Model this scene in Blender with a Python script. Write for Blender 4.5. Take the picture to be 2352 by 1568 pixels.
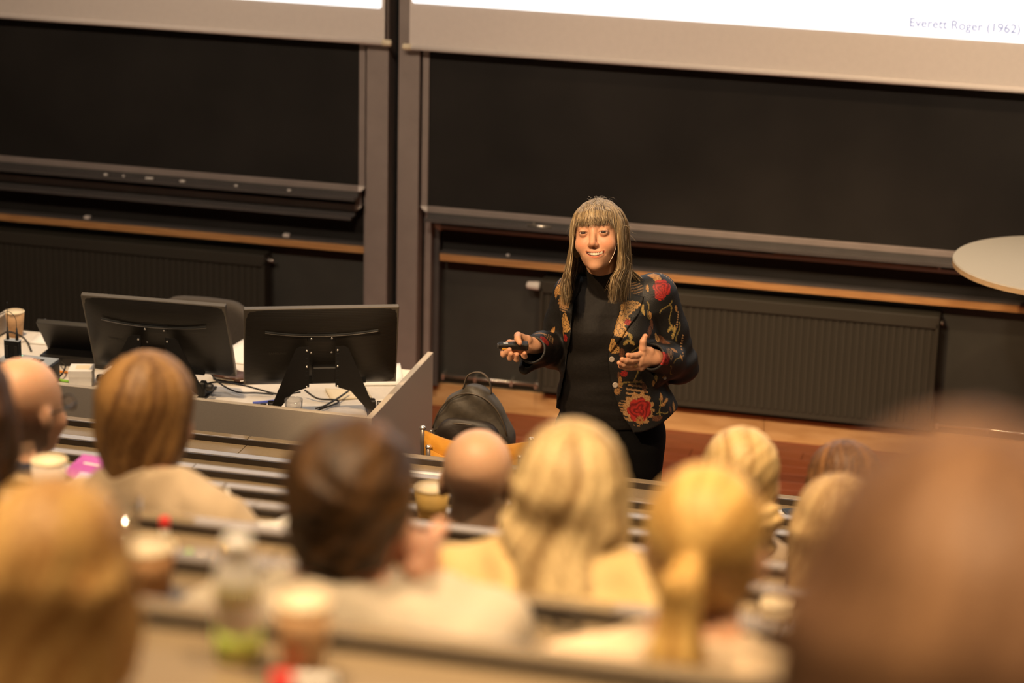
import bpy, bmesh, math, random
import numpy as np
from mathutils import Vector, Matrix
from mathutils.bvhtree import BVHTree

for _o in list(bpy.data.objects):
    bpy.data.objects.remove(_o, do_unlink=True)
SC = bpy.context.scene
COL = SC.collection
random.seed(7)
RNG = np.random.default_rng(11)

# ------------------------------------------------------------------ camera
# frame taken as 2352 x 1568; x runs along the blackboard wall, y towards it, z up, lecture floor at z = 0
FPX = 85.0 / 36.0 * 2352
PITCH, YAW, ROLL = math.radians(17.6), math.radians(13.56), math.radians(1.43)
CAM = np.array([0.0, 0.0, 3.6])
FWD = np.array([-math.sin(YAW) * math.cos(PITCH), math.cos(YAW) * math.cos(PITCH), -math.sin(PITCH)])
_R0 = np.array([math.cos(YAW), math.sin(YAW), 0.0])
_U0 = np.cross(_R0, FWD)
RGT = math.cos(ROLL) * _R0 + math.sin(ROLL) * _U0
UPV = -math.sin(ROLL) * _R0 + math.cos(ROLL) * _U0
cam_data = bpy.data.cameras.new('camera')
cam = bpy.data.objects.new('camera', cam_data)
COL.objects.link(cam)
cam.matrix_world = Matrix(((RGT[0], UPV[0], -FWD[0], CAM[0]), (RGT[1], UPV[1], -FWD[1], CAM[1]),
                           (RGT[2], UPV[2], -FWD[2], CAM[2]), (0, 0, 0, 1)))
cam_data.lens = 85
cam_data.sensor_width = 36
cam_data.clip_start = 0.05
cam_data.dof.use_dof = True
cam_data.dof.focus_distance = 7.95
cam_data.dof.aperture_fstop = 1.95
SC.camera = cam

# ------------------------------------------------------------------ world, exposure, lights
SC.view_settings.view_transform = 'Standard'
SC.view_settings.look = 'None'
SC.view_settings.exposure = 0.0
SC.view_settings.gamma = 1.0
SC.view_settings.use_curve_mapping = False
wd = bpy.data.worlds.new('world')
SC.world = wd
wd.use_nodes = True
wd.node_tree.nodes['Background'].inputs[0].default_value = (1.0, 0.72, 0.46, 1)
wd.node_tree.nodes['Background'].inputs[1].default_value = 0.05
SC.cycles.use_denoising = True
SC.cycles.max_bounces = 10
SC.cycles.caustics_reflective = False
SC.cycles.caustics_refractive = False
SC.cycles.sample_clamp_indirect = 4.0

WARM = (1.0, 0.70, 0.40)
CEIL = 5.7
LAMPS = []          # filled here, each gets its ceiling fixture further down


def spot(loc, target, power, size=60, blend=0.5, color=WARM, radius=0.09):
    d = bpy.data.lights.new('spotlight', 'SPOT')
    d.energy = power
    d.color = color
    d.spot_size = math.radians(size)
    d.spot_blend = blend
    d.shadow_soft_size = radius
    o = bpy.data.objects.new('spotlight', d)
    COL.objects.link(o)
    o.location = loc
    v = Vector(target) - Vector(loc)
    o.rotation_euler = v.to_track_quat('-Z', 'Y').to_euler()
    LAMPS.append((loc, target))


for _x in (-3.4, -1.6, 0.2, 2.0):
    for _y, _p in ((0.6, 480), (2.6, 660), (4.6, 640)):
        spot((_x, _y, CEIL - 0.12), (_x, _y + 0.45, 1.5), _p * 1.12, 54, 0.7)
for _x in (-4.2, -2.0, 0.4, 2.2):
    spot((_x, 3.6, CEIL - 0.12), (_x, 10.0, 1.5), 680, 50, 0.8, (1.0, 0.78, 0.58), 0.25)     # unseen wash lamps, added to brighten the board wall
spot((-3.0, 3.0, CEIL - 0.12), (-1.5, 7.6, 1.3), 1750, 24, 0.6, (1.0, 0.66, 0.36))      # on the lecturer
spot((-0.2, 5.4, CEIL - 0.12), (-1.35, 7.6, 1.3), 240, 34, 0.5)
spot((-3.6, 7.2, CEIL - 0.12), (-3.1, 7.95, 0.75), 800, 36, 0.5)    # on the teacher's desk
spot((0.6, 6.6, CEIL - 0.12), (0.1, 9.2, 0.9), 260, 46, 0.6)        # on the round table and the floor
spot((-1.0, 6.8, CEIL - 0.12), (-1.2, 9.3, 0.0), 200, 46, 0.6)


# ------------------------------------------------------------------ pixel -> place helpers
def ray(px, py):
    return FWD + (px - 1176) / FPX * RGT - (py - 784) / FPX * UPV


def atY(px, py, Y):
    d = ray(px, py)
    return CAM + d * ((Y - CAM[1]) / d[1])


def atZ(px, py, Z):
    d = ray(px, py)
    return CAM + d * ((Z - CAM[2]) / d[2])


def atD(px, py, D):
    return CAM + ray(px, py) * D


def proj(P):
    v = np.asarray(P, float) - CAM
    z = v @ FWD
    return np.stack([1176 + FPX * (v @ RGT) / z, 784 - FPX * (v @ UPV) / z], -1)


# ------------------------------------------------------------------ materials
MATS = {}


def _nodes(name):
    m = bpy.data.materials.new(name)
    m.use_nodes = True
    nt = m.node_tree
    return m, nt, nt.nodes['Principled BSDF']


def mat(name, col, rough=0.5, metal=0.0, var=0.12, scale=30.0, bump=0.0, stretch=(1, 1, 1), spec=0.5, coat=0.0, emit=None, trans=0.0,
        ior=1.45, col2=None, sheen=0.0):
    if name in MATS:
        return MATS[name]
    m, nt, b = _nodes(name)
    N, L = nt.nodes, nt.links
    b.inputs['Roughness'].default_value = rough
    b.inputs['Metallic'].default_value = metal
    b.inputs['Specular IOR Level'].default_value = spec
    b.inputs['Coat Weight'].default_value = coat
    b.inputs['Sheen Weight'].default_value = sheen
    b.inputs['IOR'].default_value = ior
    b.inputs['Transmission Weight'].default_value = trans
    tc = N.new('ShaderNodeTexCoord')
    mp = N.new('ShaderNodeMapping')
    mp.inputs['Scale'].default_value = stretch
    nz = N.new('ShaderNodeTexNoise')
    nz.inputs['Scale'].default_value = scale
    nz.inputs['Detail'].default_value = 5
    L.new(tc.outputs['Object'], mp.inputs['Vector'])
    L.new(mp.outputs['Vector'], nz.inputs['Vector'])
    rp = N.new('ShaderNodeValToRGB')
    c2 = col2 if col2 else tuple(min(1, c * (1 + var)) for c in col)
    c1 = col if col2 else tuple(c * (1 - var) for c in col)
    rp.color_ramp.elements[0].position = 0.3
    rp.color_ramp.elements[1].position = 0.7
    rp.color_ramp.elements[0].color = (*c1, 1)
    rp.color_ramp.elements[1].color = (*c2, 1)
    L.new(nz.outputs['Fac'], rp.inputs['Fac'])
    L.new(rp.outputs['Color'], b.inputs['Base Color'])
    if bump:
        bp = N.new('ShaderNodeBump')
        bp.inputs['Strength'].default_value = bump
        bp.inputs['Distance'].default_value = 0.004
        L.new(nz.outputs['Fac'], bp.inputs['Height'])
        L.new(bp.outputs['Normal'], b.inputs['Normal'])
    if emit:
        b.inputs['Emission Color'].default_value = (*emit[0], 1)
        b.inputs['Emission Strength'].default_value = emit[1]
    MATS[name] = m
    return m


def vmat(name, rough=0.6, spec=0.4, sheen=0.0, fine=0.1, scale=90.0, stretch=(1, 1, 1), sss=0.0, bump=0.0):
    """material whose base colour is the mesh's own painted colour attribute, with a fine grain on top"""
    if name in MATS:
        return MATS[name]
    m, nt, b = _nodes(name)
    N, L = nt.nodes, nt.links
    b.inputs['Roughness'].default_value = rough
    b.inputs['Specular IOR Level'].default_value = spec
    b.inputs['Sheen Weight'].default_value = sheen
    if sss:
        b.inputs['Subsurface Weight'].default_value = sss
        b.inputs['Subsurface Radius'].default_value = (0.012, 0.004, 0.002)
        b.inputs['Subsurface Scale'].default_value = 0.6
    at = N.new('ShaderNodeAttribute')
    at.attribute_name = 'Col'
    tc = N.new('ShaderNodeTexCoord')
    mp = N.new('ShaderNodeMapping')
    mp.inputs['Scale'].default_value = stretch
    nz = N.new('ShaderNodeTexNoise')
    nz.inputs['Scale'].default_value = scale
    nz.inputs['Detail'].default_value = 4
    L.new(tc.outputs['Object'], mp.inputs['Vector'])
    L.new(mp.outputs['Vector'], nz.inputs['Vector'])
    mr = N.new('ShaderNodeMapRange')
    mr.inputs['From Min'].default_value = 0.3
    mr.inputs['From Max'].default_value = 0.7
    mr.inputs['To Min'].default_value = 1 - fine
    mr.inputs['To Max'].default_value = 1 + fine
    L.new(nz.outputs['Fac'], mr.inputs['Value'])
    mx = N.new('ShaderNodeVectorMath')
    mx.operation = 'SCALE'
    L.new(at.outputs['Color'], mx.inputs[0])
    L.new(mr.outputs['Result'], mx.inputs['Scale'])
    L.new(mx.outputs['Vector'], b.inputs['Base Color'])
    if bump:
        bp = N.new('ShaderNodeBump')
        bp.inputs['Strength'].default_value = bump
        bp.inputs['Distance'].default_value = 0.002
        L.new(nz.outputs['Fac'], bp.inputs['Height'])
        L.new(bp.outputs['Normal'], b.inputs['Normal'])
    MATS[name] = m
    return m


def glass(name, col=(1, 1, 1), rough=0.02, ior=1.45):
    if name in MATS:
        return MATS[name]
    m, nt, b = _nodes(name)
    N, L = nt.nodes, nt.links
    N.remove(b)
    tr = N.new('ShaderNodeBsdfTransparent')
    tr.inputs['Color'].default_value = (*[c * .96 for c in col], 1)
    gl = N.new('ShaderNodeBsdfGlossy')
    gl.inputs['Roughness'].default_value = rough
    lw = N.new('ShaderNodeLayerWeight')
    lw.inputs['Blend'].default_value = 0.25
    mp = N.new('ShaderNodeMapRange')
    mp.inputs['To Min'].default_value = 0.05
    mp.inputs['To Max'].default_value = 0.75
    mx = N.new('ShaderNodeMixShader')
    L.new(lw.outputs['Facing'], mp.inputs['Value'])
    L.new(mp.outputs['Result'], mx.inputs['Fac'])
    L.new(tr.outputs['BSDF'], mx.inputs[1])
    L.new(gl.outputs['BSDF'], mx.inputs[2])
    L.new(mx.outputs['Shader'], N['Material Output'].inputs['Surface'])
    MATS[name] = m
    return m


M_WALL = mat('wall_paint', (0.042, 0.041, 0.034), 0.55, var=0.15, scale=6)
M_BOARD = mat('board_black', (0.017, 0.0150, 0.013), 0.6, var=0.25, scale=2.5, spec=0.25)
M_ALU = mat('grey_metal', (0.36, 0.30, 0.27), 0.42, 0.35, var=0.06, scale=12)
M_ALU2 = mat('tray_metal', (0.11, 0.10, 0.095), 0.4, 0.35, var=0.08, scale=12)
M_GAP = mat('shadow_gap_paint', (0.006, 0.007, 0.007), 0.8)
M_WHITE = mat('white_plastic', (0.72, 0.66, 0.6), 0.4, var=0.03)
M_SCREEN = mat('screen_cloth', (0.74, 0.66, 0.60), 0.85, var=0.02, scale=40)
M_PROJ = mat('projected_white', (0.55, 0.55, 0.55), 0.9, var=0.0, emit=((1.0, 1.0, 1.0), 1.2))
M_TEXT = mat('projected_text', (0.10, 0.10, 0.13), 0.9, var=0.0, emit=((0.55, 0.56, 0.80), 0.62))
M_BIRCH = mat('birch_plywood', (0.50, 0.27, 0.10), 0.45, var=0.2, scale=5, stretch=(1.2, 3, 7), col2=(0.66, 0.40, 0.18))
M_RAILWOOD = mat('rail_birch', (0.42, 0.20, 0.075), 0.4, scale=8, stretch=(1, 6, 10), col2=(0.58, 0.31, 0.12))
M_RAD = mat('radiator_paint', (0.040, 0.036, 0.027), 0.45, var=0.06, scale=3)
M_CHROME = mat('pipe_chrome', (0.65, 0.6, 0.52), 0.25, 0.9, var=0.05)
M_FLOOR = [mat('floor_wood_%d' % i, c, 0.33, scale=7, stretch=(1.5, 14, 14), col2=tuple(x * 1.5 for x in c), var=0.2)
           for i, c in enumerate([(0.150, 0.038, 0.015), (0.18, 0.046, 0.018), (0.13, 0.032, 0.013), (0.165, 0.042, 0.016)])]
M_CARPET = mat('tier_linoleum', (0.09, 0.07, 0.055), 0.8, var=0.15, scale=60)
M_LAM = mat('desk_laminate', (0.25, 0.19, 0.12), 0.26, var=0.04, scale=120, spec=0.5)
M_LAMG = mat('podium_laminate', (0.42, 0.365, 0.30), 0.42, var=0.05, scale=300)
M_LEDGE = mat('ledge_laminate', (0.25, 0.195, 0.13), 0.09, var=0.03, scale=100, spec=1.0)
M_DARKEDGE = mat('dark_edging', (0.045, 0.033, 0.024), 0.5, var=0.1)
M_DESKTOP = mat('podium_top', (0.72, 0.66, 0.58), 0.35, var=0.04, scale=100)
M_BLACK = mat('black_plastic', (0.016, 0.014, 0.012), 0.42, var=0.1, scale=60)
M_BLACK2 = mat('black_steel', (0.012, 0.011, 0.010), 0.4, 0.3, var=0.1, scale=60)
M_SCREW = mat('steel_screw', (0.75, 0.72, 0.68), 0.25, 0.9, var=0.02)
M_CABLE = mat('cable_rubber', (0.018, 0.016, 0.014), 0.5, var=0.05)
M_PAPER = mat('paper_white', (0.82, 0.79, 0.74), 0.8, var=0.02)
M_GLASS = glass('clear_glass')
M_GREY = mat('grey_plastic', (0.30, 0.33, 0.36), 0.4, var=0.04)
M_CHAIRWOOD = mat('chair_beech', (0.40, 0.17, 0.018), 0.3, scale=6, stretch=(2, 8, 8), col2=(0.52, 0.25, 0.035), coat=0.2)
M_CHAIRMETAL = mat('chair_steel', (0.20, 0.17, 0.15), 0.35, 0.6, var=0.05)
M_BAG = mat('bag_nylon', (0.035, 0.028, 0.019), 0.5, var=0.2, scale=50, bump=0.25, sheen=0.1)
M_BAG2 = mat('bag_pocket', (0.014, 0.010, 0.008), 0.5, var=0.2, scale=50, bump=0.25)
M_TABLE = mat('table_laminate', (0.47, 0.43, 0.35), 0.35, var=0.03, scale=40, stretch=(1, 8, 1))
M_TABLEEDGE = mat('table_birch_edge', (0.48, 0.33, 0.18), 0.4, var=0.1, scale=30)
M_OFFICE = mat('office_chair_fabric', (0.055, 0.045, 0.036), 0.8, var=0.15, scale=200)
M_LEATHER = mat('brown_leather', (0.085, 0.036, 0.020), 0.45, var=0.2, scale=40, bump=0.2)
M_CUPTAN = mat('cup_kraft', (0.50, 0.30, 0.15), 0.6, var=0.06, scale=60)
M_CUPGOLD = mat('cup_ochre', (0.52, 0.34, 0.10), 0.6, var=0.06, scale=60)
M_CUPIN = mat('cup_inside', (0.80, 0.68, 0.48), 0.6, var=0.02)
M_CUPWHITE = mat('cup_white', (0.66, 0.60, 0.56), 0.6, var=0.04)
M_COFFEE = mat('milky_drink', (0.80, 0.66, 0.48), 0.3, var=0.03)
M_RED = mat('red_plastic', (0.75, 0.03, 0.03), 0.4, var=0.05)
M_ORANGE = mat('orange_plastic', (0.85, 0.30, 0.03), 0.4, var=0.05)
M_GREEN = mat('green_plastic', (0.28, 0.60, 0.06), 0.4, var=0.05)
M_LABEL = mat('bottle_label', (0.36, 0.60, 0.10), 0.5, scale=25, col2=(0.72, 0.70, 0.20))
M_BOTTLE = mat('bottle_white', (0.75, 0.73, 0.68), 0.3, var=0.03)
M_PURPLE = mat('purple_print', (0.40, 0.07, 0.36), 0.35, scale=18, col2=(0.52, 0.12, 0.50))
M_LILAC = mat('lilac_print', (0.55, 0.50, 0.80), 0.35, var=0.05)
M_YELLOW = mat('yellow_cloth', (0.75, 0.42, 0.05), 0.7, var=0.1)
M_CEIL = mat('ceiling_paint', (0.30, 0.26, 0.22), 0.9, var=0.03)
M_SIDE = mat('side_wall_paint', (0.20, 0.15, 0.11), 0.8, var=0.05, scale=4)
M_BLUE = mat('blue_plastic', (0.08, 0.12, 0.55), 0.4, var=0.05)
M_LAMP = mat('lamp_glow', (0.9, 0.8, 0.6), 0.5, var=0, emit=(WARM, 6.0))
M_BROWNP = mat('brown_button', (0.30, 0.25, 0.20), 0.4, var=0.05)

# ------------------------------------------------------------------ object helpers
ORG = {}


def _setorg(o, v):
    ORG[o] = np.array(v, float)


def thing(name, label, cat, loc, group=None):
    o = bpy.data.objects.new(name, None)
    o.empty_display_size = 0.1
    COL.objects.link(o)
    o.location = tuple(float(c) for c in loc)
    _setorg(o, loc)
    o['label'] = label
    o['category'] = cat
    if group:
        o['group'] = group
    return o


def make_mesh(name, V, F, smooth=False):
    me = bpy.data.meshes.new(name)
    V = np.asarray(V, np.float32)
    if isinstance(F, np.ndarray) and F.ndim == 2:
        k = F.shape[1]
        me.vertices.add(len(V))
        me.vertices.foreach_set('co', V.ravel())
        me.loops.add(F.size)
        me.loops.foreach_set('vertex_index', F.astype(np.int32).ravel())
        me.polygons.add(len(F))
        me.polygons.foreach_set('loop_start', np.arange(0, F.size, k, dtype=np.int32))
        me.update(calc_edges=True)
        me.validate()
    else:
        me.from_pydata([tuple(map(float, v)) for v in V], [], [tuple(int(i) for i in f) for f in F])
        me.update()
        bm = bmesh.new()
        bm.from_mesh(me)
        bmesh.ops.recalc_face_normals(bm, faces=bm.faces)
        bm.to_mesh(me)
        bm.free()
    if smooth:
        me.polygons.foreach_set('use_smooth', np.ones(len(me.polygons), bool))
    return me


def add(name, geo, material, parent=None, smooth=False, label=None, cat=None, kind=None, group=None, col=None, origin=None, mids=None):
    """geo: (verts in world space, faces); a child keeps its verts relative to its thing"""
    V, F = geo
    V = np.asarray(V, float)
    if parent is not None:
        o0 = ORG[parent]
    elif origin is not None:
        o0 = np.array(origin, float)
    else:
        o0 = np.array([(V[:, 0].min() + V[:, 0].max()) / 2, (V[:, 1].min() + V[:, 1].max()) / 2, V[:, 2].min()])
    me = make_mesh(name, V - o0, F, smooth)
    mats = material if isinstance(material, (list, tuple)) else [material]
    for m in mats:
        me.materials.append(m)
    if mids is not None:
        me.polygons.foreach_set('material_index', np.asarray(mids, np.int32))
    if col is not None:
        a = me.attributes.new('Col', 'FLOAT_COLOR', 'POINT')
        c4 = np.ones((len(V), 4), np.float32)
        c4[:, :3] = col
        a.data.foreach_set('color', c4.ravel())
    o = bpy.data.objects.new(name, me)
    COL.objects.link(o)
    if parent is not None:
        o.parent = parent
    else:
        o.location = tuple(o0)
    _setorg(o, o0)
    if label:
        o['label'] = label
    if cat:
        o['category'] = cat
    if kind:
        o['kind'] = kind
    if group:
        o['group'] = group
    return o


def struct(name, geo, material, parent=None):
    return add(name, geo, material, parent, kind=None if parent else 'structure')


def clone(o, offset, parent=None):
    c = o.copy()
    COL.objects.link(c)
    if parent is not None:
        c.parent = parent
    c.location = tuple(np.array(o.location) + np.asarray(offset, float))
    return c


def join(*geos):
    V, F, n = [], [], 0
    for v, f in geos:
        v = np.asarray(v, float)
        V.append(v)
        F += [tuple(int(i) + n for i in q) for q in f]
        n += len(v)
    return np.concatenate(V), F


def rotz(a):
    c, s = math.cos(a), math.sin(a)
    return np.array([[c, -s, 0], [s, c, 0], [0, 0, 1.0]])


def rotx(a):
    c, s = math.cos(a), math.sin(a)
    return np.array([[1.0, 0, 0], [0, c, -s], [0, s, c]])


def roty(a):
    c, s = math.cos(a), math.sin(a)
    return np.array([[c, 0, s], [0, 1.0, 0], [-s, 0, c]])


def box(lo, hi, bev=0.0, seg=2, M=None, o=None):
    """axis box, optionally bevelled, optionally put through p -> M p + o"""
    lo, hi = np.minimum(lo, hi), np.maximum(lo, hi)
    bm = bmesh.new()
    bmesh.ops.create_cube(bm, size=1.0)
    c, s = (np.array(lo) + hi) / 2, np.array(hi) - lo
    for v in bm.verts:
        v.co = Vector(np.array(v.co) * s + c)
    if bev:
        bmesh.ops.bevel(bm, geom=list(bm.edges), offset=bev, segments=seg, profile=0.7, affect='EDGES')
    bm.verts.index_update()
    V = np.array([v.co[:] for v in bm.verts])
    F = [tuple(v.index for v in f.verts) for f in bm.faces]
    bm.free()
    if M is not None:
        V = V @ np.asarray(M).T
    if o is not None:
        V = V + o
    return V, F


def lathe(prof, c=(0, 0, 0), seg=28, M=None):
    """prof: list of (radius, height) from one end to the other"""
    V, F = [], []
    n = len(prof)
    for r, h in prof:
        for k in range(seg):
            a = 2 * math.pi * k / seg
            V.append((r * math.cos(a), r * math.sin(a), h))
    for i in range(n - 1):
        for k in range(seg):
            F.append((i * seg + k, i * seg + (k + 1) % seg, (i + 1) * seg + (k + 1) % seg, (i + 1) * seg + k))
    F.append(tuple(range(seg - 1, -1, -1)))
    F.append(tuple((n - 1) * seg + k for k in range(seg)))
    V = np.array(V)
    if M is not None:
        V = V @ np.asarray(M).T
    return V + np.array(c), F


def catmull(pts, n=8):
    P = [np.array(p, float) for p in pts]
    P = [2 * P[0] - P[1]] + P + [2 * P[-1] - P[-2]]
    out = []
    for i in range(1, len(P) - 2):
        for k in range(n):
            t = k / n
            a, b, c, d = P[i - 1], P[i], P[i + 1], P[i + 2]
            out.append(0.5 * (2 * b + (c - a) * t + (2 * a - 5 * b + 4 * c - d) * t * t + (3 * b - a - 3 * c + d) * t ** 3))
    out.append(P[-2])
    return np.array(out)


def tube(pts, r, seg=8, flat=None):
    """round bar along a line; r number or one per point"""
    P = np.asarray(pts, float)
    n = len(P)
    rs = np.full(n, r) if np.isscalar(r) else np.asarray(r, float)
    T = np.gradient(P, axis=0)
    T /= np.linalg.norm(T, axis=1)[:, None] + 1e-12
    ref = np.array([0, 0, 1.0]) if abs(T[0][2]) < 0.9 else np.array([1.0, 0, 0])
    V, F = [], []
    u = np.cross(T[0], ref)
    for i in range(n):
        u = u - T[i] * (u @ T[i])
        u /= np.linalg.norm(u) + 1e-12
        w = np.cross(T[i], u)
        for k in range(seg):
            a = 2 * math.pi * k / seg
            V.append(P[i] + rs[i] * (math.cos(a) * u + (flat or 1.0) * math.sin(a) * w))
    for i in range(n - 1):
        for k in range(seg):
            F.append((i * seg + k, i * seg + (k + 1) % seg, (i + 1) * seg + (k + 1) % seg, (i + 1) * seg + k))
    F.append(tuple(range(seg - 1, -1, -1)))
    F.append(tuple((n - 1) * seg + k for k in range(seg)))
    return np.array(V), F


def prism(poly, th, M=None, o=None):
    """2-d outline in local x,z pushed along local y by th"""
    n = len(poly)
    V = [(x, 0, z) for x, z in poly] + [(x, th, z) for x, z in poly]
    F = [tuple(range(n)), tuple(range(2 * n - 1, n - 1, -1))]
    F += [((i + 1) % n, i, n + i, n + (i + 1) % n) for i in range(n)]
    V = np.array(V, float)
    if M is not None:
        V = V @ np.asarray(M).T
    if o is not None:
        V = V + o
    return V, F


# ------------------------------------------------------------------ implicit surfaces for soft bodies
def smin(a, b, k):
    h = np.clip(0.5 + 0.5 * (b - a) / k, 0, 1)
    return b + (a - b) * h - k * h * (1 - h)


def smax(a, b, k):
    return -smin(-a, -b, k)


def ell(P, c, r):
    r = np.asarray(r, float)
    q = (P - np.asarray(c, float)) / r
    l = np.sqrt((q * q).sum(-1))
    g = np.sqrt(((q / r) ** 2).sum(-1)) + 1e-9
    return np.where(l < 0.2, (l - 1) * r.min(), l * (l - 1) / g)


def cap(P, a, b, ra, rb):
    a, b = np.asarray(a, float), np.asarray(b, float)
    ab = b - a
    t = np.clip(((P - a) @ ab) / (ab @ ab + 1e-12), 0, 1)
    return np.linalg.norm(P - a - t[:, None] * ab, axis=1) - (ra + (rb - ra) * t)


def caps(P, pts, rs, k=0.01):
    d = None
    for i in range(len(pts) - 1):
        e = cap(P, pts[i], pts[i + 1], rs[i], rs[i + 1])
        d = e if d is None else smin(d, e, k)
    return d


def loft(P, rows, p=2.4):
    """rows: (z, cx, cy, rx, ry) from low to high: a body with oval cross-sections"""
    R = np.array(sorted(rows))
    z = P[:, 2]
    cx, cy, rx, ry = (np.interp(z, R[:, 0], R[:, i]) for i in range(1, 5))
    qx, qy = np.abs((P[:, 0] - cx) / rx), np.abs((P[:, 1] - cy) / ry)
    l = (qx ** p + qy ** p) ** (1 / p)
    d = (l - 1) * np.minimum(rx, ry)
    dz = np.maximum(R[0, 0] - z, z - R[-1, 0])
    return np.where(dz > 0, np.sqrt(np.maximum(d, 0) ** 2 + dz ** 2), np.maximum(d, dz))


def poly2d(x, z, poly):
    """signed distance to a polygon, negative inside"""
    poly = np.asarray(poly, float)
    n = len(poly)
    d = np.full(x.shape, 1e9)
    s = np.ones(x.shape)
    j = n - 1
    for i in range(n):
        e = poly[j] - poly[i]
        wx, wz = x - poly[i][0], z - poly[i][1]
        t = np.clip((wx * e[0] + wz * e[1]) / (e @ e + 1e-12), 0, 1)
        d = np.minimum(d, (wx - e[0] * t) ** 2 + (wz - e[1] * t) ** 2)
        c1, c2, c3 = z >= poly[i][1], z < poly[j][1], e[0] * wz > e[1] * wx
        s = np.where((c1 & c2 & c3) | (~c1 & ~c2 & ~c3), -s, s)
        j = i
    return s * np.sqrt(d)


def snet(fn, lo, hi, h, B=12):
    """surface of fn = 0 as quads (surface nets); blocks far from the surface are skipped"""
    lo, hi = np.array(lo, float), np.array(hi, float)
    n = np.ceil((hi - lo) / h).astype(int) + 1
    D = np.full(n, 9.0, np.float32)
    ax = [lo[i] + h * np.arange(n[i]) for i in range(3)]
    st = [np.arange(0, n[i], B) for i in range(3)]
    I, J, K = (g.ravel() for g in np.meshgrid(*st, indexing='ij'))
    cen = np.stack([lo[0] + h * (I + (B - 1) / 2), lo[1] + h * (J + (B - 1) / 2), lo[2] + h * (K + (B - 1) / 2)], 1)
    dc = fn(cen)
    rad = h * B * 0.87 * 1.5 + 0.004
    todo = np.abs(dc) < rad
    for i, j, k, d, t in zip(I, J, K, dc, todo):
        if not t:
            if d < 0:
                D[i:i + B, j:j + B, k:k + B] = -9.0
            continue
    pts, where = [], []
    for i, j, k in zip(I[todo], J[todo], K[todo]):
        X, Y, Z = np.meshgrid(ax[0][i:i + B], ax[1][j:j + B], ax[2][k:k + B], indexing='ij')
        pts.append(np.stack([X.ravel(), Y.ravel(), Z.ravel()], 1))
        where.append((i, j, k, X.shape))
    c = 0
    while c < len(pts):
        grp = pts[c:c + 160]
        d = fn(np.concatenate(grp))
        q = 0
        for g, (i, j, k, sh) in zip(grp, where[c:c + 160]):
            D[i:i + sh[0], j:j + sh[1], k:k + sh[2]] = d[q:q + len(g)].reshape(sh)
            q += len(g)
        c += 160
    S = (D < 0)
    S[0], S[-1], S[:, 0], S[:, -1], S[:, :, 0], S[:, :, -1] = (False,) * 6
    D = np.where(S, np.minimum(D, -1e-6), np.maximum(D, 1e-6))
    cs = np.zeros(np.array(n) - 1, np.int8)
    for a in (0, 1):
        for b in (0, 1):
            for e in (0, 1):
                cs += S[a:n[0] - 1 + a, b:n[1] - 1 + b, e:n[2] - 1 + e]
    act = np.argwhere((cs > 0) & (cs < 8))
    idx = np.full(cs.shape, -1, np.int64)
    idx[tuple(act.T)] = np.arange(len(act))
    acc = np.zeros((len(act), 3))
    cnt = np.zeros(len(act))
    corners = [(a, b, e) for a in (0, 1) for b in (0, 1) for e in (0, 1)]
    for p in range(8):
        for q in range(p + 1, 8):
            A, Bc = np.array(corners[p]), np.array(corners[q])
            if np.abs(A - Bc).sum() != 1:
                continue
            da = D[tuple((act + A).T)]
            db = D[tuple((act + Bc).T)]
            m = (da < 0) != (db < 0)
            t = np.clip(da / np.where(da == db, 1, da - db), 0, 1)
            acc[m] += (A + (Bc - A) * t[:, None])[m]
            cnt[m] += 1
    V = lo + h * (act + acc / np.maximum(cnt, 1)[:, None])
    Q = []
    for axis in range(3):
        sl = [slice(1, -1)] * 3
        a = S.take(range(n[axis] - 1), axis=axis)
        b = S.take(range(1, n[axis]), axis=axis)
        E = np.argwhere(a != b)
        o1, o2 = [(1, 2), (2, 0), (0, 1)][axis]
        E = E[(E[:, o1] > 0) & (E[:, o2] > 0) & (E[:, o1] < n[o1] - 1) & (E[:, o2] < n[o2] - 1)]
        ins = a[tuple(E.T)]
        d1, d2 = np.zeros(3, int), np.zeros(3, int)
        d1[o1], d2[o2] = 1, 1
        q = np.stack([idx[tuple((E - d1 - d2).T)], idx[tuple((E - d2).T)], idx[tuple(E.T)], idx[tuple((E - d1).T)]], 1)
        q[~ins] = q[~ins][:, ::-1]
        Q.append(q)
    Q = np.concatenate(Q)
    return V, Q[(Q >= 0).all(1)]


def catq(*geos):
    V, F, n = [], [], 0
    for v, f in geos:
        V.append(np.asarray(v, float))
        F.append(np.asarray(f) + n)
        n += len(v)
    return np.concatenate(V), np.concatenate(F)


def uvsphere(c, r, seg=20, rings=12):
    V, F = [], []
    for i in range(rings + 1):
        th = math.pi * i / rings
        for k in range(seg):
            a = 2 * math.pi * k / seg
            V.append((math.sin(th) * math.cos(a), math.sin(th) * math.sin(a), math.cos(th)))
    for i in range(rings):
        for k in range(seg):
            F.append((i * seg + k, (i + 1) * seg + k, (i + 1) * seg + (k + 1) % seg, i * seg + (k + 1) % seg))
    return np.array(V) * r + np.array(c), np.array(F)


def streak(u, seed=0.0, f=1.0):
    s = np.zeros_like(u)
    for i, (a, b) in enumerate(((7, 1.0), (17, 0.8), (31, 0.7), (61, 0.5), (113, 0.35))):
        s += b * np.sin(u * a * f + seed * (1.7 + i) + 1.3 * np.sin(u * a * f * 0.37 + seed))
    return np.clip(0.5 + 0.28 * s, 0, 1)


def mixc(a, b, t):
    t = np.asarray(t)[..., None]
    return np.asarray(a, float) * (1 - t) + np.asarray(b, float) * t

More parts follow.
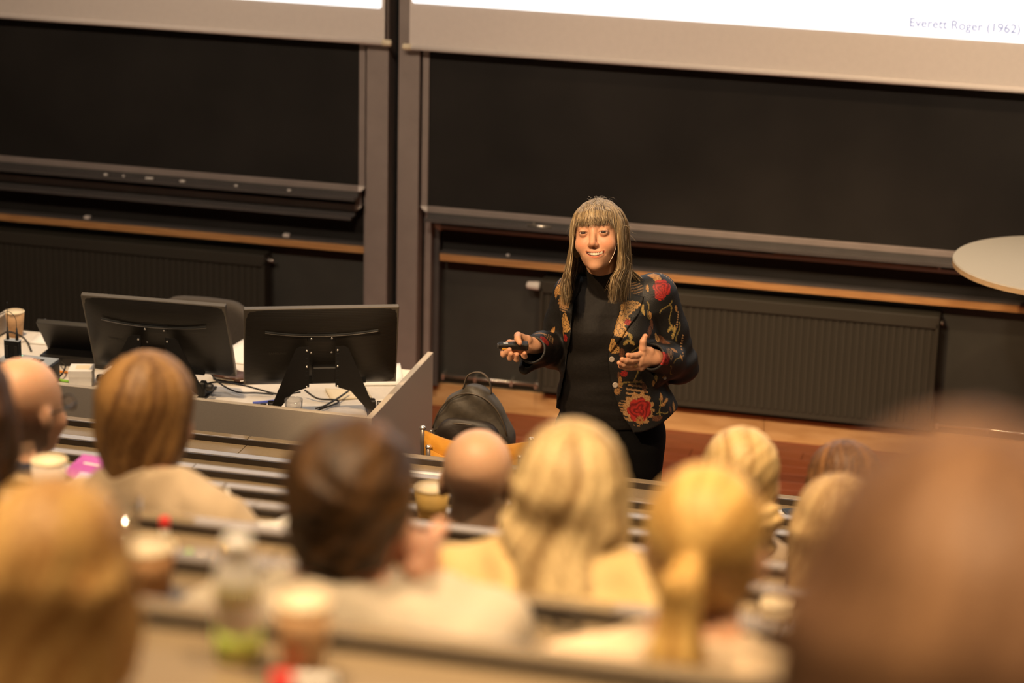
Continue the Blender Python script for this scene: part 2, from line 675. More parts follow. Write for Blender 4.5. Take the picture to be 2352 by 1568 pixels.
# ------------------------------------------------------------------ the room
W = 10.015
TAN = [.3866, .3960, .4038, .4118, .4200, .4321, .4512, .4794]
ROWY = [7.32 - .675 * k for k in range(10)]
ROWY[0], ROWY[9] = 7.26, 0.98
DEPTH = 0.22          # of the bench desktops
SEAT = 0.375          # seat height above its tier
ROWZ = [3.6 - t * y for t, y in zip(TAN, ROWY)]
ROWZ += [ROWZ[7] + .165, ROWZ[7] + .40]
XL, XR = -5.6, 3.6


def wx(px, Y, py=300):
    return atY(px, py, Y)[0]


def wz(px, py, Y):
    return atY(px, py, Y)[2]


fl = struct('floor', box((XL, 7.0, -0.12), (XR, W + 0.1, -0.02)), M_DARKEDGE)
plank_cache = {}
yy, r = 7.05, 0
while yy < W:
    xx = XL + (r * 0.47) % 1.3 - 1.3
    while xx < XR:
        a, b = max(xx, XL), min(xx + 1.3, XR)
        if b - a > 0.05 and b > -3.2 and a < 1.2:
            key = (round(b - a, 2), random.randrange(4))
            if key not in plank_cache:
                plank_cache[key] = add('plank', box((0, 0, -0.02), (b - a - 0.002, 0.093, 0.0), 0.0012, 1), M_FLOOR[key[1]], fl)
                plank_cache[key].location = np.array((a, yy, 0.0))
                plank_cache[key].data.transform(Matrix.Translation(Vector(ORG[fl])))
                plank_cache[key].location = tuple(np.array((a, yy, 0.0)) - ORG[fl])
            else:
                c = plank_cache[key].copy()
                COL.objects.link(c)
                c.location = tuple(np.array((a, yy, 0.0)) - ORG[fl])
        xx += 1.3
    yy += 0.0945
    r += 1
# plain boards either side of the part of the floor in view
struct('floor_side_boards', join(box((XL, 7.0, -0.02), (-4.4, W, 0.0)), box((2.4, 7.0, -0.02), (XR, W, 0.0))), M_FLOOR[0], fl)

struct('wall_front', box((XL, W, -0.1), (XR, W + 0.15, CEIL)), M_WALL)
struct('wall_left', box((XL - 0.15, -3.2, -0.1), (XL, W + 0.15, CEIL)), M_SIDE)
struct('wall_right', box((XR, -3.2, -0.1), (XR + 0.15, W + 0.15, CEIL)), M_SIDE)
struct('wall_back', box((XL - 0.15, -3.35, -0.1), (XR + 0.15, -3.2, CEIL)), M_SIDE)
struct('ceiling', box((XL - 0.15, -3.35, CEIL), (XR + 0.15, W + 0.15, CEIL + 0.12)), M_CEIL)

bb = thing('baseboard_front', 'birch plywood baseboard along the dark front wall', 'baseboard', (0, W, 0))
bb['kind'] = 'structure'
del bb['category']
jx = wx(1755, W - 0.02, 975)
for a, b in ((XL, jx - 2.44), (jx - 2.438, jx - 0.001), (jx + 0.001, jx + 2.44), (jx + 2.442, XR)):
    add('panel', box((a, W - 0.022, 0.0), (b, W, 0.107), 0.0015, 1), M_BIRCH, bb)

# tiers that carry the seating
for k in range(10):
    z = ROWZ[k] - 0.75
    y1 = ROWY[k] + 0.03
    y0 = ROWY[k + 1] + 0.03 if k < 9 else -3.2
    if k == 0:
        z = 0.0
    struct('floor_tier', box((XL, y0, -0.1), (XR, y1, z)), M_CARPET)


def find_text(txt, width, font_thin=0.0):
    cu = bpy.data.curves.new('txt', 'FONT')
    cu.body = txt
    cu.offset = font_thin
    cu.extrude = 0.0
    ob = bpy.data.objects.new('txt', cu)
    COL.objects.link(ob)
    bpy.context.view_layer.update()
    me = bpy.data.meshes.new_from_object(ob.evaluated_get(bpy.context.evaluated_depsgraph_get()))
    V = np.array([v.co[:] for v in me.vertices])
    F = [tuple(p.vertices) for p in me.polygons]
    bpy.data.objects.remove(ob, do_unlink=True)
    V[:, 0] -= V[:, 0].min()
    s = width / V[:, 0].max()
    return V * s, F


# ---- sliding blackboards
YF, YB2, YFIX = W - 0.15, W - 0.09, W - 0.035
rail_top = wz(829, 560, W - 0.06)
x_lp0, x_lp1 = wx(841, W - 0.17), wx(891, W - 0.17)
x_rp0, x_rp1 = wx(914, W - 0.17), wx(962, W - 0.17)
RX1 = XR - 0.4
LX0 = XL + 0.05


def board(name, label, x0, x1, zb, zt, Y, fr, tray, caps_at=None, chalk=None):
    t = thing(name, label, 'blackboard', ((x0 + x1) / 2, Y, zb))
    add('writing_surface', box((x0 + 0.01, Y + 0.004, zb + 0.01), (x1 - 0.01, Y + 0.022, zt)), M_BOARD, t)
    add('bottom_rail', box((x0 + 0.02, Y - 0.006, zb), (x1 - 0.02, Y + 0.026, zb + fr), 0.003), M_ALU, t)
    for xe, sgn in ((x0, 1), (x1, -1)):
        add('side_rail', box((xe, Y - 0.006, zb + fr * 0.7), (xe + sgn * 0.028, Y + 0.026, zt), 0.003), M_ALU, t)
        add('corner_cap', prism([(0, 0.0), (sgn * 0.030, 0.0), (sgn * 0.030, -0.026), (sgn * 0.016, -0.022), (sgn * 0.004, -0.012)][::sgn],
                                0.034, o=np.array((xe - sgn * 0.001, Y - 0.0085, zb + fr + 0.0))), M_WHITE, t, label='white plastic corner cap')
    if tray:
        add('chalk_tray', join(box((x0 + 0.03, Y - 0.058, zb - 0.026), (x1 - 0.03, Y + 0.012, zb - 0.020), 0.002),
                               box((x0 + 0.03, Y - 0.060, zb - 0.030), (x1 - 0.03, Y - 0.054, zb - 0.012), 0.002),
                               box((x0 + 0.03, Y - 0.004, zb - 0.022), (x1 - 0.03, Y + 0.012, zb + 0.002), 0.002)), M_ALU2, t)
    return t


ZT = 3.35
lzb = wz(821, 440, YF)
l2zb = wz(829, 485, YB2)
rzb = wz(985, 487, YF)
r2zb = wz(1010, 525, YB2)
fr = 0.028
board('sliding_blackboard', 'black sliding board with chalk bits in its tray above the teacher\'s desk', LX0, wx(839, YF, 350), lzb, ZT, YF, fr, True)
board('sliding_blackboard', 'rear black sliding board, its tray just under the board with chalk bits', LX0, wx(831, YB2, 480), l2zb, ZT - 0.3, YB2, fr, True)
board('sliding_blackboard', 'wide black sliding board behind the standing lecturer, chalk holder in its tray', wx(969, YF, 400), RX1, rzb, ZT, YF, fr, True)
board('sliding_blackboard', 'rear black sliding board, only its thin lower rail showing behind the lecturer', wx(999, YB2, 520), RX1, r2zb, ZT - 0.3, YB2, 0.018, False)
for lab, a, b in (('fixed black board above the wooden chalk rail behind the monitors', LX0, x_lp0 - 0.03),
                  ('fixed black board above the wooden chalk rail behind the lecturer', x_rp1 + 0.078, RX1)):
    add('fixed_blackboard', box((a, W - 0.03, rail_top + 0.004), (b, W - 0.001, ZT)), M_BOARD, label=lab, cat='blackboard')
    t = thing('chalk_rail', lab.replace('fixed black board above the wooden', 'long wooden birch'), 'chalk rail',
              ((a + b) / 2, W, rail_top - 0.05))
    add('wood_lip', box((a, W - 0.085, rail_top - 0.036), (b, W, rail_top - 0.006), 0.003), M_RAILWOOD, t)
    add('metal_strip', box((a, W - 0.075, rail_top - 0.006), (b, W - 0.03, rail_top + 0.004), 0.002), M_ALU2, t)

# ---- posts between the boards
for lab, a, b, sa, sb in (('grey metal board post on the teacher\'s desk side of the black recess', x_lp0, x_lp1, wx(831, W - 0.13, 600), x_lp0),
                          ('grey metal board post on the lecturer\'s side of the black recess', x_rp0, x_rp1, x_rp1 + 0.012, wx(985, W - 0.13, 600))):
    t = thing('board_post', lab, 'post', ((a + b) / 2, W, 0))
    add('post_profile', box((a, W - 0.17, 0.107), (b, W, CEIL - 0.02), 0.004), M_ALU, t)
    add('guide_track', box((min(sa, sb), W - 0.10, 0.107), (max(sa, sb), W, CEIL - 0.02), 0.003), M_ALU, t)
    s2 = sb + 0.028 if sb > b else sa
    if sb > b:
        add('guide_track', box((sb, W - 0.06, 0.107), (s2, W, CEIL - 0.02), 0.003), M_ALU2, t)
add('recess_strip', box((x_lp1, W - 0.06, 0.107), (x_rp0, W, CEIL - 0.02)), M_GAP, label='black recess strip between the two grey board posts', cat='strip')

# ---- projection screens
YS = W - 0.215


def screen(label, x0, x1, zb, px0, px1, pz, capx):
    t = thing('projection_screen', label, 'screen', ((x0 + x1) / 2, YS, zb))
    add('screen_cloth', box((x0, YS - 0.002, zb + 0.015), (x1, YS + 0.002, CEIL - 0.25)), M_SCREEN, t)
    add('bottom_bar', tube([(x0 - 0.0, YS, zb + 0.013), (x1 + 0.0, YS, zb + 0.013)], 0.013, 12), M_SCREEN, t, True)
    for xe, s in ((x0, -1), (x1, 1)):
        add('end_cap', tube([(xe - s * 0.01, YS, zb + 0.013), (xe + s * 0.026, YS, zb + 0.013), (xe + s * 0.03, YS, zb + 0.013)], [0.0145, 0.0145, 0.011], 14),
            M_CUPIN, t, True, label='cream plastic end cap')
    add('roller_case', box((x0 - 0.05, YS - 0.06, CEIL - 0.25), (x1 + 0.05, YS + 0.03, CEIL - 0.12), 0.02), M_WHITE, t)
    im = add('projected_image', prism(rounded(px0, px1, pz, CEIL - 0.6, 0.012), 0.001, o=np.array((0, YS - 0.0045, 0))), M_PROJ, t)
    return t, im


def rounded(x0, x1, z0, z1, r):
    P = []
    for cx, cz, a0 in ((x1 - r, z0 + r, -90), (x1 - r, z1 - r, 0), (x0 + r, z1 - r, 90), (x0 + r, z0 + r, 180)):
        for k in range(5):
            a = math.radians(a0 + 22.5 * k)
            P.append((cx + r * math.cos(a), cz + r * math.sin(a)))
    return P


sl_x1 = wx(884, YS, 60)
sl_zb = wz(880, 105, YS)
screen('white projection screen hanging over the boards beside the teacher\'s desk', LX0 + 0.2, sl_x1, sl_zb, LX0 + 0.3, wx(877, YS, 10), wz(877, 20, YS), 0)
sr_x0 = wx(941, YS, 60)
sr_zb = wz(941, 115, YS)
sr_t, sr_im = screen('white projection screen showing a slide with the line Everett Roger (1962)', sr_x0, 2.6, sr_zb, wx(947, YS, 0), 2.5, wz(1600, 50, YS), 0)
tv, tf = find_text('Everett Roger (1962)', wx(2343, YS, 70) - wx(2089, YS, 55), 0.014)
tp = atY(2089, 60.5, YS - 0.0062)
add('slide_text', (np.stack([tv[:, 0] + tp[0], np.full(len(tv), YS - 0.0062), tv[:, 1] + tp[2]], 1), tf), M_TEXT, sr_im, label='Everett Roger (1962)')


# ---- radiators
def radiator(label, px0, px1, ztop, zbot, valve):
    Yr = W - 0.10
    x0, x1 = px0, px1
    t = thing('radiator', label, 'radiator', ((x0 + x1) / 2, W, zbot))
    add('body', join(box((x0, Yr + 0.012, zbot), (x1, W - 0.012, ztop), 0.006)), M_RAD, t)
    add('top_cover', box((x0, Yr - 0.004, ztop - 0.055), (x1, Yr + 0.014, ztop), 0.005), M_RAD, t)
    add('side_cover', box((x1 - 0.014, Yr - 0.004, zbot), (x1, Yr + 0.014, ztop - 0.03), 0.004), M_RAD, t)
    add('side_cover', box((x0, Yr - 0.004, zbot), (x0 + 0.014, Yr + 0.014, ztop - 0.03), 0.004), M_RAD, t)
    n = int((x1 - x0 - 0.04) / 0.0302)
    first = None
    for i in range(n):
        x = x0 + 0.02 + i * 0.0302
        if first is None:
            first = add('rib', prism([(0.0, 0), (0.005, 0.0), (0.007, 0.004), (0.015, 0.004), (0.017, 0.0), (0.022, 0.0)][::-1] + [], 0.001), M_RAD, t)
            me = first.data
            me.clear_geometry()
            pr = [(0.002, 0.013), (0.006, 0.007), (0.022, 0.007), (0.026, 0.013)]
            vs = [(px, py, zbot + 0.03) for px, py in pr] + [(px, py, ztop - 0.062) for px, py in pr]
            vs = [(v[0] + x - ORG[t][0], v[1] + Yr - ORG[t][1], v[2] - ORG[t][2]) for v in vs]
            me.from_pydata(vs, [], [(0, 1, 5, 4), (1, 2, 6, 5), (2, 3, 7, 6), (3, 2, 1, 0), (4, 5, 6, 7)])
            me.update()
        else:
            clone(first, (0.0302 * i, 0, 0), t)
    return t


def caplug(c, t, s=1):
    c = np.array(c)
    add('bleed_plug', join(tube([c, c + (0.006, 0, 0)], 0.011, 10), tube([c + (0.010, 0, 0), c + (0.024, 0, 0)], 0.0095, 10)), M_CHROME, t, True, label='small chrome bleed plug')


Yr = W - 0.10
zr = wz(2152, 727, Yr)
r1 = radiator('long dark ribbed radiator on the wall behind the lecturer', wx(1240, Yr, 700), wx(2153, Yr, 800), zr, 0.14, 1)
caplug(atY(2154, 741, Yr + 0.05), r1)
tc = atY(1240, 657, Yr + 0.03)
add('thermostat_knob', lathe([(0.016, 0), (0.0195, 0.004), (0.0195, 0.02), (0.017, 0.05), (0.014, 0.058), (0.008, 0.06)], tc, 18, roty(-math.pi / 2)), M_WHITE, r1, True,
    label='white thermostat knob')
r2 = radiator('dark ribbed radiator on the wall behind the monitors', -5.35, wx(608, Yr, 640), wz(608, 586, Yr), 0.14, 1)
caplug(atY(617, 597, Yr + 0.05), r2)
# heating pipes close to the skirting
pz = wz(1200, 880, W - 0.04)
for lab, a, b in (('chrome heating pipe low on the wall behind the backpack', wx(1014, W - 0.04, 860), wx(1238, W - 0.04, 883)),
                  ('chrome heating pipe low on the wall under the round table', wx(2146, W - 0.04, 974), wx(2500, W - 0.04, 1000))):
    t = thing('heating_pipe', lab, 'pipe', ((a + b) / 2, W - 0.04, pz))
    add('pipe', tube([(a, W - 0.04, pz), (b, W - 0.04, pz)], 0.007, 10), M_CHROME, t, True)
    for q in (0.02, 0.35, 0.72, 0.97):
        add('bracket', box((a + (b - a) * q - 0.006, W - 0.05, pz - 0.018), (a + (b - a) * q + 0.006, W, pz + 0.010), 0.002), M_CHROME, t)
    add('end_nut', tube([(b - 0.014, W - 0.04, pz), (b + 0.006, W - 0.04, pz)], 0.013, 10), M_CHROME, t, True)


# ---- chalk and things on the trays
def chalk(px, py, Y, w, label, m=M_WHITE, thick=0.005, name='chalk', cat='chalk', group='chalk bits in the trays'):
    p = atY(px, py, Y)
    add(name, tube([p - (w / 2, 0, 0), p + (w / 2, 0.002, 0)], thick, 8), m, None, True, label=label, cat=cat, group=group)


ty = YF - 0.03
for px, py, w in ((243, 403, 0.018), (284, 406, 0.008), (343, 413, 0.036), (419, 419, 0.024), (542, 429, 0.013), (664, 440, 0.014)):
    p = atY(px, py, ty)
    add('chalk', tube([(p[0] - w / 2, ty, lzb - 0.013), (p[0] + w / 2, ty + 0.003, lzb - 0.013)], 0.006, 8), M_WHITE, None, True,
        label='white chalk bit, %s from the grey post in the tray above the teacher\'s desk' % {243: 'sixth', 284: 'fifth', 343: 'fourth', 419: 'third', 542: 'second', 664: 'first'}[px], cat='chalk',
        group='chalk bits in the left board tray')
p = atY(1222, 520, ty)
t = thing('chalk_holder', 'metal chalk holder lying in the tray behind the lecturer', 'chalk holder', (p[0], ty, rzb - 0.02))
add('barrel', tube([(p[0] - 0.02, ty, rzb - 0.013), (p[0] + 0.085, ty, rzb - 0.013)], 0.006, 8), M_CHROME, t, True)
add('clip', box((p[0] + 0.003, ty - 0.004, rzb - 0.008), (p[0] + 0.014, ty + 0.004, rzb + 0.002), 0.002), M_CHROME, t)
p0, p1 = atY(1777, 582, W - 0.115), atY(2154, 615, W - 0.115)
t = thing('pointer_stick', 'long pale pointer stick lying under the board tray near the round table', 'pointer', (p0 + p1) / 2)
add('shaft', tube([p0, p1], 0.0075, 8), mat('pointer_wood', (0.26, 0.21, 0.17), 0.5), t, True)
add('tip', tube([p1, p1 + (0.012, 0, 0)], 0.006, 8), M_WHITE, t, True)
for px, py, g in ((203, 505, 'left'), (660, 549, 'left')):
    q = atY(px, py, W - 0.055)
    add('board_rubber', box((q[0] - 0.014, W - 0.075, rail_top + 0.0048), (q[0] + 0.014, W - 0.05, rail_top + 0.017), 0.003), M_WHITE, None,
        label='small pale board rubber on the chalk rail behind the monitors, %s the grey post' % ('far from' if px < 400 else 'nearer'), cat='rubber', group='rubbers on the left chalk rail')
q = atY(1167, 592, W - 0.055)
add('chalk', box((q[0] - 0.007, W - 0.062, rail_top + 0.0048), (q[0] + 0.007, W - 0.05, rail_top + 0.013), 0.003), M_WHITE, None,
    label='single chalk stub lying on the chalk rail beside the lecturer', cat='chalk')

# ---- ceiling lamp fixtures for the spotlights, the added wall washes included
for i, (loc, tgt) in enumerate(LAMPS):
    loc = np.array(loc)
    d = np.array(tgt) - loc
    d /= np.linalg.norm(d)
    t = thing('ceiling_spot', 'unseen black ceiling spotlight above the lecture hall', 'lamp', (loc[0], loc[1], CEIL - 0.02), 'spotlights in the ceiling')
    add('canopy', lathe([(0.06, 0), (0.06, 0.02)], (loc[0], loc[1], CEIL - 0.02), 16), M_BLACK, t)
    add('stem', tube([(loc[0], loc[1], CEIL - 0.01), loc - d * 0.10], 0.012, 8), M_BLACK, t)
    u = np.cross(d, (1, 0, 0))
    u /= np.linalg.norm(u)
    Mx = np.stack([np.cross(u, d), u, d], 1)
    add('housing', lathe([(0.055, -0.12), (0.062, -0.11), (0.062, -0.012), (0.058, -0.012), (0.05, -0.1)], loc, 16, Mx), M_BLACK, t, True)

# ------------------------------------------------------------------ rows of benches
ROWNAME = ['front', 'second', 'third', 'fourth', 'fifth', 'sixth', 'seventh', 'eighth', 'ninth', 'tenth']
for k in range(10):
    y, z = ROWY[k], ROWZ[k]
    zf = 0.0 if k == 0 else ROWZ[k] - 0.75
    zp = 0.0 if k == 0 else ROWZ[k - 1] - 0.75
    t = thing('bench_desk', 'long laminate bench desk, %s row counted up from the lecture floor' % ROWNAME[k], 'bench desk', ((XL + XR) / 2, y, zf))
    joints = [XL + 0.02, wx(567 if k == 0 else 300 + 70 * k, y, 1000), wx(1560 + 40 * k, y, 1100), XR - 0.6]
    for a, b in zip(joints[:-1], joints[1:]):
        add('desktop', box((a + 0.0008, y - DEPTH, z - 0.040), (b - 0.0008, y - 0.001, z - 0.020), 0.002), M_LAM, t)
        add('top_ledge', box((a + 0.0008, y, z - 0.03), (b - 0.0008, y + 0.036, z), 0.004), M_LEDGE, t)
        add('dark_upstand', box((a, y - 0.006, z - 0.020), (b, y - 0.0005, z - 0.0015)), M_DARKEDGE, t)
        add('front_panel', box((a, y + 0.008, min(zf, zp) + 0.002), (b, y + 0.028, z - 0.03)), M_LAMG, t)
        add('edge_strip', box((a, y - DEPTH - 0.003, z - 0.040), (b, y - DEPTH, z - 0.021)), M_DARKEDGE, t)
        if k > 0:
            add('seat_board', box((a + 0.05, y + 0.04, zp + SEAT - 0.025), (b - 0.05, y + 0.26, zp + SEAT), 0.006), M_LAM, t)
            add('seat_bracket', box((a + 0.05, y + 0.028, zp + SEAT - 0.10), (b - 0.05, y + 0.040, zp + SEAT - 0.025)), M_DARKEDGE, t)

# ------------------------------------------------------------------ teacher's desk
ZP = 0.823
pc = atZ(850.8, 960, ZP)
pbk = atZ(998.3, 808.8, ZP)
PXR, PYF, PYB = (pc[0] + pbk[0]) / 2, pc[1], pbk[1]
PXL = atZ(16, 717, ZP)[0] - 0.02
ZD = 0.745
t = thing('teacher_desk', 'grey laminate teacher\'s desk with raised edge panels, crowded with equipment', 'desk', ((PXL + PXR) / 2, (PYF + PYB) / 2, 0))
add('front_panel', box((PXL, PYF, 0.005), (PXR - 0.022, PYF + 0.022, ZP), 0.0015, 1), M_LAMG, t)
add('side_panel', box((PXR - 0.022, PYF, 0.005), (PXR, PYB, ZP), 0.0015, 1), M_LAMG, t)
add('side_panel', box((PXL, PYF + 0.022, 0.005), (PXL + 0.022, PYB, ZP), 0.0015, 1), M_LAMG, t)
add('desktop', box((PXL + 0.022, PYF + 0.022, ZD - 0.025), (PXR - 0.022, PYB, ZD - 0.001), 0.001, 1), M_DESKTOP, t)
add('plinth', box((PXL + 0.03, PYF + 0.03, 0.0), (PXR - 0.03, PYF + 0.05, 0.06)), M_DARKEDGE, t)
DP = lambda px, py, dz=0.0: atZ(px, py, ZD + dz)


# ---- monitors seen from behind
def monitor(label, px, py, D, phi, tilt, w=0.53, h=0.315):
    """px,py: middle of the visible back; phi: turn about z; tilt: top leans towards the hall"""
    c = atD(px, py, D)
    Mz = rotz(phi)
    Mt = Mz @ rotx(tilt)
    t = thing('computer_monitor', label, 'monitor', (c[0], c[1], ZD))

    def P(x, y, z):          # panel frame: x along the width, y away from the hall, z up
        return c + Mt @ np.array((x, y, z))
    # shell: thin rim plus a back that bulges gently towards the hall
    n, m = 25, 17
    V, F = [], []
    for j in range(m):
        for i in range(n):
            u, v = i / (n - 1) * 2 - 1, j / (m - 1) * 2 - 1
            b = 0.030 * (1 - abs(u) ** 5) * (1 - abs(v) ** 5) * (0.65 + 0.35 * (1 - v))
            zlow = -h / 2 + (0.018 if abs(u) < 0.44 else 0.0)
            zz = zlow + (h / 2 - zlow) * (v + 1) / 2
            V.append(P(u * w / 2, -0.006 - b, zz))
    for j in range(m - 1):
        for i in range(n - 1):
            F.append((j * n + i, j * n + i + 1, (j + 1) * n + i + 1, (j + 1) * n + i))
    add('back_shell', (np.array(V), F), M_MONBACK, t, True)
    add('bezel', box((-w / 2, -0.008, -h / 2), (w / 2, 0.012, h / 2), 0.002, 1, Mt, c), M_MONRIM, t)
    add('display', box((-w / 2 + 0.008, 0.012, -h / 2 + 0.012), (w / 2 - 0.008, 0.0135, h / 2 - 0.008), 0, 1, Mt, c), M_BLACK2, t)
    # curved vent slot across the upper back
    sl = [P(u * w * 0.365, -0.0365 + 0.004 * abs(u) ** 3, h * (0.255 - 0.045 * (1 - u * u))) for u in np.linspace(-1, 1, 17)]
    add('vent_slot', tube(sl, 0.0032, 6), M_GAP, t)
    add('slot_trim', tube([q + Mt @ np.array((0, -0.002, -0.0045)) for q in sl], 0.0012, 6), M_MONRIM, t)
    add('port_recess', box((-0.125, -0.034, -h / 2 + 0.016), (0.26 * w + 0.02, -0.012, -h / 2 + 0.052), 0.002, 1, Mt, c), M_GAP, t)
    tv, tf = find_text('SAMSUNG', 0.062, 0.0)
    tw = np.array([P(-0.185 + x, -0.0372, -0.012 + z) for x, z in tv[:, :2]])
    add('maker_lettering', (tw, tf), M_LETTER, t)
    # stand: centre plate and two plate wings that run down to feet on the desk
    s0 = P(0.0, -0.040, -0.02)
    s = np.array((s0[0], s0[1], 0)) + Mz @ np.array((0, -0.03, 0))
    zc = s0[2]
    add('mount_plate', box((-0.052, -0.034, -0.085), (0.052, -0.018, 0.075), 0.003, 2, Mt, c), M_BLACK2, t)
    for sx in (-0.036, 0.036):
        for sz in (-0.008, 0.052):
            add('screw', lathe([(0.0045, 0), (0.004, 0.003), (0.001, 0.004)], P(sx, -0.034, sz), 10, Mt @ rotx(math.pi / 2)), M_SCREW, t, True)
    zl = ZD - zc
    for sg in (-1, 1):
        poly = [(0.046, 0.048), (0.080, 0.048), (0.092, 0.040), (0.186, zl + 0.030), (0.180, zl + 0.004), (0.100, -0.118), (0.046, -0.100)]
        poly = [(sg * x, z) for x, z in poly]
        if sg < 0:
            poly = poly[::-1]
        wing = add('stand_wing', prism(poly, 0.004, Mz, s + np.array((0, 0, zc)) - Mz @ np.array((0, 0.012, 0))), M_BLACK2, t)
        for sz in (0.035, -0.024, -0.098):
            add('screw', lathe([(0.0042, 0), (0.0036, 0.003), (0.001, 0.004)], s + np.array((0, 0, zc + sz)) + Mz @ np.array((sg * 0.054, -0.0125, 0)), 10, Mz @ rotx(math.pi / 2)),
                M_SCREW, wing, True)
        for q in range(7):
            zq = 0.02 - 0.016 * q
            add('slot', box((sg * 0.050, -0.0135, zq), (sg * 0.058, -0.0115, zq + 0.003), 0, 1, Mz, s + np.array((0, 0, zc))), M_GAP, wing)
        fo = s + Mz @ np.array((sg * 0.178, 0.0, 0))
        add('foot', join(box((-0.018, -0.014, 0), (0.018, 0.12, 0.006), 0.002, 1, Mz, np.array((fo[0], fo[1], ZD))),
                         box((-0.012, -0.01, 0.0), (0.012, 0.025, 0.06), 0.004, 1, Mz, np.array((fo[0], fo[1], ZD)))), M_BLACK2, t)
        add('foot_knob', lathe([(0.012, 0), (0.014, 0.004), (0.014, 0.02), (0.012, 0.024)], np.array((fo[0], fo[1], ZD + 0.042)) + Mz @ np.array((sg * 0.016, 0, 0)), 14,
                               Mz @ roty(sg * math.pi / 2)), M_BLACK, t, True)
    # arms that join the plate to the wings
    add('mount_arm', box((-0.05, -0.05, -0.09), (0.05, -0.012, -0.03), 0.004, 1, Mz, s + np.array((0, 0.045, zc))), M_BLACK2, t)
    return t


M_MONBACK = mat('monitor_back', (0.012, 0.0098, 0.007), 0.38, var=0.1, scale=4, bump=0.0)
_nt = M_MONBACK.node_tree
_wv = _nt.nodes.new('ShaderNodeTexWave')
_wv.bands_direction = 'Z'
_wv.inputs['Scale'].default_value = 55
_bp = _nt.nodes.new('ShaderNodeBump')
_bp.inputs['Strength'].default_value = 0.25
_bp.inputs['Distance'].default_value = 0.001
_tc = _nt.nodes.new('ShaderNodeTexCoord')
_nt.links.new(_tc.outputs['Object'], _wv.inputs['Vector'])
_nt.links.new(_wv.outputs['Fac'], _bp.inputs['Height'])
_nt.links.new(_bp.outputs['Normal'], _nt.nodes['Principled BSDF'].inputs['Normal'])
M_MONRIM = mat('monitor_rim', (0.10, 0.085, 0.065), 0.35, 0.2, var=0.05)
M_LETTER = mat('faint_lettering', (0.045, 0.038, 0.028), 0.5, var=0.02)

monitor('black monitor seen from behind, turned towards the lecturer\'s side, nearest the desk corner', 737, 792, 8.53, math.radians(22), math.radians(17), .542, .322)
monitor('black monitor seen from behind, tilted, beside the wireless dock', 366, 769, 8.74, math.radians(3), math.radians(22), 0.54, .326)

# ---- office chair behind the desk
oc = atY(490, 745, PYB + 0.42)
t = thing('office_chair', 'dark upholstered office chair with rounded back behind the monitors', 'chair', (oc[0], oc[1], 0))
cx, cy = oc[0], oc[1]
zt_ = atY(490, 684, PYB + 0.36)[2]


def chairback(P):
    q = P - np.array((cx, cy - 0.06, zt_ - 0.22))
    d = np.sqrt(np.maximum(np.abs(q[:, 0]) - 0.10, 0) ** 2 + np.maximum(np.abs(q[:, 2]) - 0.10, 0) ** 2) - 0.12
    y = q[:, 1] + 1.0 * q[:, 0] ** 2
    return smax(d, np.abs(y) - 0.03, 0.03)


V, F = snet(chairback, (cx - 0.26, cy - 0.22, zt_ - 0.5), (cx + 0.26, cy + 0.05, zt_ + 0.04), 0.012)
add('backrest', (V, F), M_OFFICE, t, True)
add('seat', box((cx - 0.24, cy - 0.02, 0.43), (cx + 0.24, cy + 0.42, 0.51), 0.035, 3), M_OFFICE, t, True)
add('back_bracket', box((cx - 0.035, cy - 0.055, 0.45), (cx + 0.035, cy - 0.025, zt_ - 0.25), 0.008), M_BLACK, t)
add('gas_lift', tube([(cx, cy + 0.2, 0.1), (cx, cy + 0.2, 0.44)], 0.028, 14), M_BLACK, t)
for k in range(5):
    a = 2 * math.pi * k / 5 + 0.3
    e = np.array((cx + 0.29 * math.cos(a), cy + 0.2 + 0.29 * math.sin(a), 0.07))
    add('base_arm', tube([(cx, cy + 0.2, 0.12), e], [0.024, 0.015], 8), M_BLACK, t)
    add('castor', lathe([(0.028, -0.02), (0.03, -0.012), (0.03, 0.012), (0.028, 0.02)], e + (0, 0, -0.04), 14, rotx(math.pi / 2)), M_BLACK, t, True)

# ---- touch panel, dock, bodypack, cup, box, glass and small things on the desk
p = DP(190, 838)
Mz = rotz(math.radians(2))
t = thing('touch_panel', 'black slanted control panel seen from behind, beside the tilted monitor', 'touch panel', (p[0], p[1], ZD))
o = np.array((p[0] - 0.03, p[1] + 0.03, ZD))
add('base', box((-0.13, -0.06, 0), (0.13, 0.10, 0.035), 0.006, 2, Mz, o), M_BLACK, t)
add('panel', box((-0.13, -0.008, 0.0), (0.13, 0.012, 0.185), 0.004, 2, Mz @ rotx(math.radians(38)), o + np.array((-0.01, 0.055, 0.02))), M_BLACK, t)
add('glass', box((-0.125, 0.012, 0.006), (0.125, 0.014, 0.18), 0, 1, Mz @ rotx(math.radians(38)), o + np.array((-0.01, 0.055, 0.02))), M_BLACK2, t)

